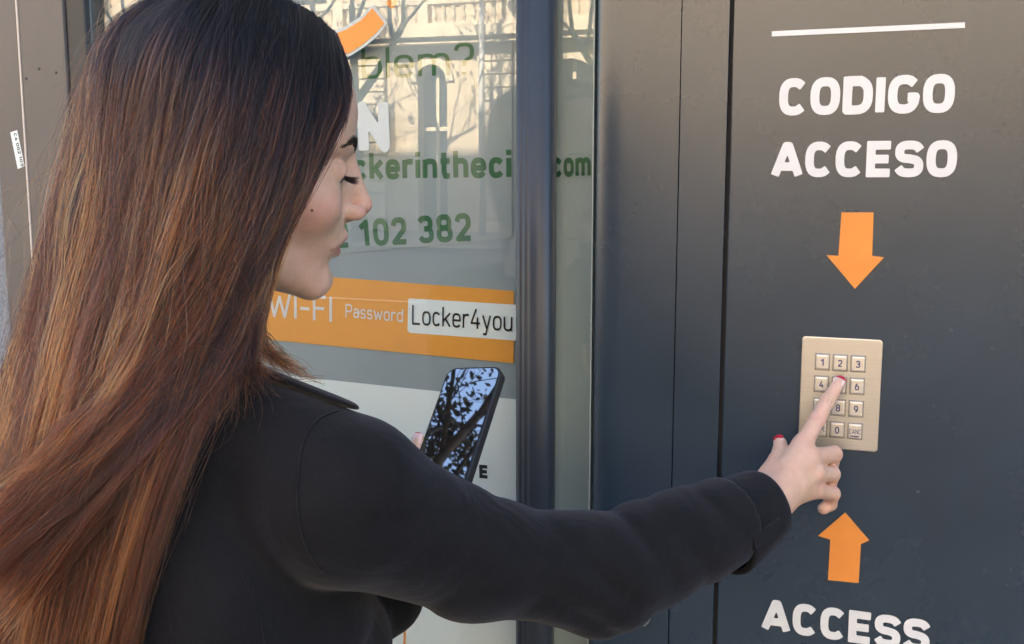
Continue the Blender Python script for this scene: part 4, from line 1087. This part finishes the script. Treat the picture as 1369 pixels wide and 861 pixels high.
mb = MB(); mb.prism([PC+PWw*u+PLw*v-PNw*.0075 for u, v in rrect(PHW+.0022, PHH+.0022, .0115)], PNw*.0105); mb.build('case', M['case'], phone, bevel=.0016, seg=3)
mb = MB(); mb.prism([PC+PWw*u+PLw*v+PNw*.0026 for u, v in rrect(PHW-.0004, PHH-.0004, .0095)], PNw*.0010); mb.build('screen', M['screen'], phone)
# ---- hair: a dark inner volume plus fine strands, all following hand-placed locks
def G(lst, deps): return [(x, y, d) for (x, y), d in zip(lst, deps)]
# locks from the back of the head to the face (pixel lines of the photograph with their real distance)
LOCKS = [
 G([(262,2),(180,20),(124,90),(92,220),(55,360),(16,500),(-28,650),(-95,1010)], [.86,.86,.86,.85,.83,.81,.79,.78]),
 G([(278,-3),(205,42),(160,120),(132,250),(98,390),(60,530),(20,670),(-60,1010)], [.84,.82,.80,.79,.78,.76,.75,.74]),
 G([(300,-6),(246,55),(208,145),(184,275),(150,415),(112,555),(74,690),(0,1010)], [.82,.785,.765,.76,.75,.735,.725,.72]),
 G([(325,-7),(290,65),(258,165),(232,295),(200,430),(164,560),(126,690),(55,1010)], [.81,.765,.75,.745,.74,.725,.715,.71]),
 G([(352,-5),(332,78),(306,180),(280,310),(246,430),(208,560),(168,690),(95,1010)], [.81,.765,.745,.745,.74,.725,.71,.705]),
 G([(384,2),(376,88),(350,190),(320,310),(284,430),(238,555),(182,690),(116,1010)], [.82,.775,.755,.75,.745,.725,.71,.705]),
 G([(416,20),(414,108),(390,210),(354,320),(318,430),(262,545),(194,680),(132,1010)], [.84,.795,.775,.765,.755,.73,.71,.705]),
 G([(446,50),(446,118),(418,200),(378,300),(348,400),(322,482),(242,600),(146,1005)], [.87,.825,.80,.785,.77,.745,.715,.71]),
]
SWEPT = [
 G([(300,-6),(290,70),(262,180),(235,300),(200,420),(140,530),(60,620),(-40,700)], [.805,.76,.74,.735,.73,.715,.71,.71]),
 G([(400,10),(396,100),(366,215),(322,340),(264,450),(176,560),(80,650),(-40,740)], [.825,.775,.755,.745,.735,.715,.705,.70]),
 G([(430,33),(432,118),(404,220),(358,335),(298,448),(206,560),(92,680),(-30,800)], [.85,.80,.78,.765,.75,.72,.70,.70]),
 G([(446,52),(446,125),(415,208),(372,310),(335,420),(262,540),(130,690),(0,862)], [.87,.82,.795,.78,.765,.73,.70,.70]),
]
FRINGE = [   # fine locks at the temple and in front of the far shoulder
 G([(448,48),(468,95),(458,150),(436,200),(405,262),(374,322),(356,390),(348,450)], [.875,.85,.835,.825,.81,.80,.79,.78]),
 G([(440,40),(456,100),(444,165),(420,222),(388,286),(362,350),(348,410),(340,470)], [.87,.84,.825,.81,.80,.79,.78,.77]),
]
FRONT = [
 G([(352,300),(352,350),(347,400),(346,440),(356,468),(374,488),(398,502),(440,516)], [.86]*8),
 G([(335,300),(338,350),(336,400),(336,440),(342,470),(356,492),(372,502),(388,506)], [.83]*8),
]
SHOULDER = [  # loose ends lying over the collar and the top of the shoulder
 G([(345,330),(348,380),(345,420),(340,452),(342,478),(356,496),(380,509),(408,518)], [.785,.78,.775,.77,.765,.765,.768,.772]),
 G([(330,330),(330,380),(326,420),(320,455),(312,490),(308,520),(296,555),(272,600)], [.78,.77,.765,.755,.745,.735,.725,.715]),
]
FAR = [      # other side of the head and neck, away from the camera
 G([(262,2),(190,30),(140,100),(115,230),(85,360),(50,500),(10,650),(-60,1010)], [.88,.90,.90,.89,.87,.85,.82,.80]),
 G([(300,-4),(250,30),(215,110),(190,240),(165,370),(130,500),(90,650),(25,1010)], [.89,.94,.95,.94,.90,.86,.81,.78]),
 G([(350,0),(320,40),(290,120),(265,240),(235,370),(200,500),(160,650),(85,1010)], [.89,.95,.97,.955,.90,.86,.80,.76]),
 G([(405,20),(400,60),(370,130),(330,230),(300,370),(265,480),(215,620),(125,1010)], [.89,.945,.96,.95,.91,.86,.79,.75]),
]
def sdf_push(pts, fun, off, iters=3, eps=.002):
    P = pts.reshape(-1, 3).copy()
    for _ in range(iters):
        d = fun([P[:, i] for i in range(3)]); m = d < off
        if not m.any(): break
        Q = P[m]; dm = d[m]; g = np.stack([fun([Q[:, i]+(eps if i == j else 0) for i in range(3)])-dm for j in range(3)], 1)
        g /= np.linalg.norm(g, axis=1, keepdims=True)+1e-9; P[m] = Q+g*(off-dm)[:, None]
    return P.reshape(pts.shape)
skull = lambda P: sd_ell([c for c in head_l(np.stack(P, 1)).T], (-4, 0, 31), (92, 74, 85))*0.001*HS
_FC = {}; _KEEP = []
def field(locks, n=40):
    key = (id(locks), n); _KEEP.append(locks)
    if key not in _FC:
        W = np.stack([cr(np.array([at(*p) for p in L]), n) for L in locks])          # (locks, n, 3)
        lift = 0.004 if locks is FRINGE else 0.012
        for _ in range(3):
            W = sdf_push(W, skull, lift, 2); W = sdf_push(W, lambda P: coat_sdf(P, False), 0.016, 2)
            S = W.copy(); S[:, 1:-1] = (W[:, :-2]+2*W[:, 1:-1]+W[:, 2:])/4; W = S
        for _ in range(max(2, n//6)):
            S = W.copy(); S[:, 1:-1] = (W[:, :-2]+2*W[:, 1:-1]+W[:, 2:])/4; W = S
        _FC[key] = W
    return _FC[key]
def sample(fieldw, u):
    """smooth interpolation across neighbouring locks"""
    m = len(fieldw)-1; u = np.clip(u, 0, 1)*m; i = np.minimum(u.astype(int), m-1); f = (u-i)[:, None, None]
    f = f*f*(3-2*f)*0.35+f*0.65
    return fieldw[i]*(1-f)+fieldw[i+1]*f
NP = 30
LOCKS_B = LOCKS[:-2]
TC = (CAM-HO)/np.linalg.norm(CAM-HO)
def make_strands(locks, count, nclump, depth_rng, spread, frizz, length=(0.75, 1.0), start=0.0, tipclump=0.5, drift=0.0):
    fw = field(locks, NP)
    cu = rng.random(nclump); cd = rng.random(nclump)**1.3*depth_rng
    cw = rng.normal(0, 1, (nclump, 3, 3))
    ci = rng.integers(0, nclump, count); u = cu[ci]+rng.normal(0, 0.028, count)
    base = sample(fw, u)
    if drift:                                       # strands that wander across their neighbours on the way down
        b2 = sample(fw, np.clip(u+rng.normal(0, drift, nclump)[ci], 0, 1)); tt_ = np.linspace(0, 1, NP)[None, :, None]**1.6; base = base*(1-tt_)+b2*tt_
    t = np.linspace(0, 1, NP)[None, :, None]
    base = base-TC*(cd[ci]+rng.normal(0, .0022, count))[:, None, None]*np.clip(t*6, 0.25, 1)
    k = ci
    for j, (fr, am) in enumerate(((1.3, 1.0), (2.9, .45), (6.1, .16))):
        ph = rng.random(nclump)*6.28
        base = base+cw[k, j][:, None, :]*np.sin(t[..., 0]*fr*6.28+ph[k][:, None])[..., None]*spread*am*np.clip(t*2.2, .10, 1)
    o = rng.normal(0, 1, (count, 1, 3))*0.0026
    base = base+o*(1-tipclump*t)*np.clip(t*5, .4, 1)
    ph = rng.random((count, 1, 3))*6.28; fq = rng.uniform(1, 4, (count, 1, 3))
    base = base+np.sin(t*fq*6.28+ph)*frizz*np.clip(t*3, .1, 1)
    L = rng.uniform(length[0], length[1], count); s0 = rng.random(count)*start
    tt = s0[:, None]+np.linspace(0, 1, NP)[None]*(L-s0)[:, None]; x = tt*(NP-1); i = np.minimum(x.astype(int), NP-2); f = (x-i)[..., None]
    ar = np.arange(count)[:, None]; out = base[ar, i]*(1-f)+base[ar, i+1]*f
    return out, tt, rng.random(nclump)[ci], ci
sets = [make_strands(LOCKS, 15000, 520, .015, .0042, .0007, (.86, 1.0)),
        make_strands(SWEPT, 5600, 170, .006, .0050, .0009, (.80, 1.0)),
        make_strands(FRINGE, 1100, 30, .004, .0016, .0006, (.82, 1.0)),
        make_strands(FRONT, 300, 40, .006, .0035, .0010, (.45, 1.0)),
        make_strands(FAR, 5200, 180, -.010, .0050, .0008, (.86, 1.0)),
        make_strands(LOCKS[:3], 1900, 70, .006, .0035, .0008, (.86, 1.0)),
        make_strands(LOCKS, 2600, 330, .001, .0060, .0012, (.55, 1.0), drift=.16),
        make_strands(SWEPT, 900, 140, .000, .0080, .0014, (.6, 1.0), drift=.25),
        make_strands(LOCKS_B, 700, 700, .0, .0120, .0022, (.35, 1.0)),
        make_strands(LOCKS_B, 300, 300, .0, .0240, .0040, (.3, 1.0)),
        make_strands(LOCKS, 130, 130, -.004, .0260, .0030, (.6, .95), drift=.1),
        make_strands(SHOULDER, 520, 60, .002, .0050, .0012, (.55, 1.0)),
        make_strands(FRINGE, 60, 60, .0, .0022, .0010, (.12, .7)),
        make_strands(SWEPT, 420, 420, .0, .0170, .0030, (.5, 1.0))]
# keep the cheek and brow free: strands that would stray past the hairline are left out
_EY = [110, 150, 190, 240, 290, 330, 390, 450]; _EX = [474, 464, 446, 420, 392, 371, 357, 352]
for i_ in (0, 1, 5, 6, 7, 8, 9, 10, 13):
    q_ = pj(sets[i_][0].reshape(-1, 3)).reshape(sets[i_][0].shape); bad = ((q_[..., 0] > np.interp(q_[..., 1], _EY, _EX)+3) & (q_[..., 1] > 110) & (q_[..., 1] < 450)).any(1)
    sets[i_] = tuple(x[~bad] for x in sets[i_])
pts = np.concatenate([s[0] for s in sets]); tv = np.concatenate([s[1] for s in sets]); rv = np.concatenate([s[2] for s in sets])
NOFLY = sum(len(s[0]) for s in sets[:8])
_low = pts[..., 2] < NB[2]+0.03
_sub = sdf_push(pts[_low], lambda P: coat_sdf(P, False), 0.004, 2); pts[_low] = _sub
pts = sdf_push(pts, skull, 0.003, 2)
# inner volume
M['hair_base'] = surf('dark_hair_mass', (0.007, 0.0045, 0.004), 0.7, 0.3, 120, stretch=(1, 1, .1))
def base_sdf(P):
    d = np.full(P[0].shape, 9.0, np.float32)
    for locks, push in ((LOCKS, .024), (FAR, -.012)):
        fw = field(locks, 9)[(1 if locks is LOCKS else 0):-2]
        for i in range(len(fw)):
            for j in range(8):
                a, b = fw[i][j]-TC*push, fw[i][j+1]-TC*push
                r0 = .008+.006*min(1, j/3); d = np.minimum(d, sd_cone(P, a, b, r0, r0+.001))
        for i in range(len(fw)-1):
            for j in range(8):
                a = (fw[i][j]+fw[i+1][j])/2-TC*push; b = (fw[i][j+1]+fw[i+1][j+1])/2-TC*push
                d = np.minimum(d, sd_cone(P, a, b, .012, .013))
    hl = [c.reshape(P[0].shape) for c in head_l(np.stack([q.ravel() for q in P], 1)).T]
    cap = sd_ell(hl, (-10, 0, 34), (93, 74, 86))
    cut = hl[0]*0.86+(30-hl[2])*0.42-40                      # keep clear of the face
    d = smin(d, smax(cap, cut, 6)*0.001*HS, .010)
    return smax(d, -(coat_sdf(P, False)-0.004), .004)
_f = np.concatenate([field(LOCKS, 9).reshape(-1, 3), field(FAR, 9).reshape(-1, 3)])
hv, hf = nets(base_sdf, _f.min(0)-.03, _f.max(0)+.03, 0.0062)
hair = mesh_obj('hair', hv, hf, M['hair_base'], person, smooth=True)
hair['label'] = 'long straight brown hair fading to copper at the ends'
def hair_mat():
    m = bpy.data.materials.new('hair_strand'); m.use_nodes = True; nt = m.node_tree; nt.nodes.clear()
    out = nt.nodes.new('ShaderNodeOutputMaterial'); h = nt.nodes.new('ShaderNodeBsdfHairPrincipled')
    h.model = 'CHIANG'; h.parametrization = 'COLOR'
    a = nt.nodes.new('ShaderNodeAttribute'); a.attribute_name = 'tint'
    nt.links.new(a.outputs['Color'], h.inputs['Color'])
    h.inputs['Roughness'].default_value = 0.34; h.inputs['Radial Roughness'].default_value = 0.45; h.inputs['IOR'].default_value = 1.5
    nt.links.new(h.outputs[0], out.inputs[0]); return m
M['strand'] = hair_mat()
cv = bpy.data.hair_curves.new('hair_strands'); n = len(pts)
cv.add_curves([NP]*n)
cv.attributes['position'].data.foreach_set('vector', pts.astype(np.float32).ravel())
rad = np.full((n, NP), 0.00021, np.float32)*np.linspace(1.0, 0.55, NP)[None]; rad[NOFLY:] *= 0.5; rad[:NOFLY] *= rng.uniform(.7, 1.35, NOFLY)[:, None]
ra = cv.attributes.get('radius') or cv.attributes.new('radius', 'FLOAT', 'POINT'); ra.data.foreach_set('value', rad.ravel())
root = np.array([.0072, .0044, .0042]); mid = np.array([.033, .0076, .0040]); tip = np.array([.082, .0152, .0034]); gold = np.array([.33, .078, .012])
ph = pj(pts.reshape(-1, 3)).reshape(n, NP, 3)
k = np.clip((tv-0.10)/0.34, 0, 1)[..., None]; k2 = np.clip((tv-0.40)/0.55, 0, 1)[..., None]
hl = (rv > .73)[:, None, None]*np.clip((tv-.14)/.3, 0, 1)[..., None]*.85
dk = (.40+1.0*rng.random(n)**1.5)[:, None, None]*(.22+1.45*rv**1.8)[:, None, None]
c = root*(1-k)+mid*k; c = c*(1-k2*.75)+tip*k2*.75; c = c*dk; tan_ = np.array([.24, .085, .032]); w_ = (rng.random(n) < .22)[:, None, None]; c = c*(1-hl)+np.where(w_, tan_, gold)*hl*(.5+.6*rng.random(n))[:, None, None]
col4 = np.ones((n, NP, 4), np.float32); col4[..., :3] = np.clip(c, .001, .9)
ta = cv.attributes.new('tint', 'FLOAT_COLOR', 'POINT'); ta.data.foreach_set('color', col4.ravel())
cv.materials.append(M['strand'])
ho = bpy.data.objects.new('hair_strands', cv); link(ho, hair)
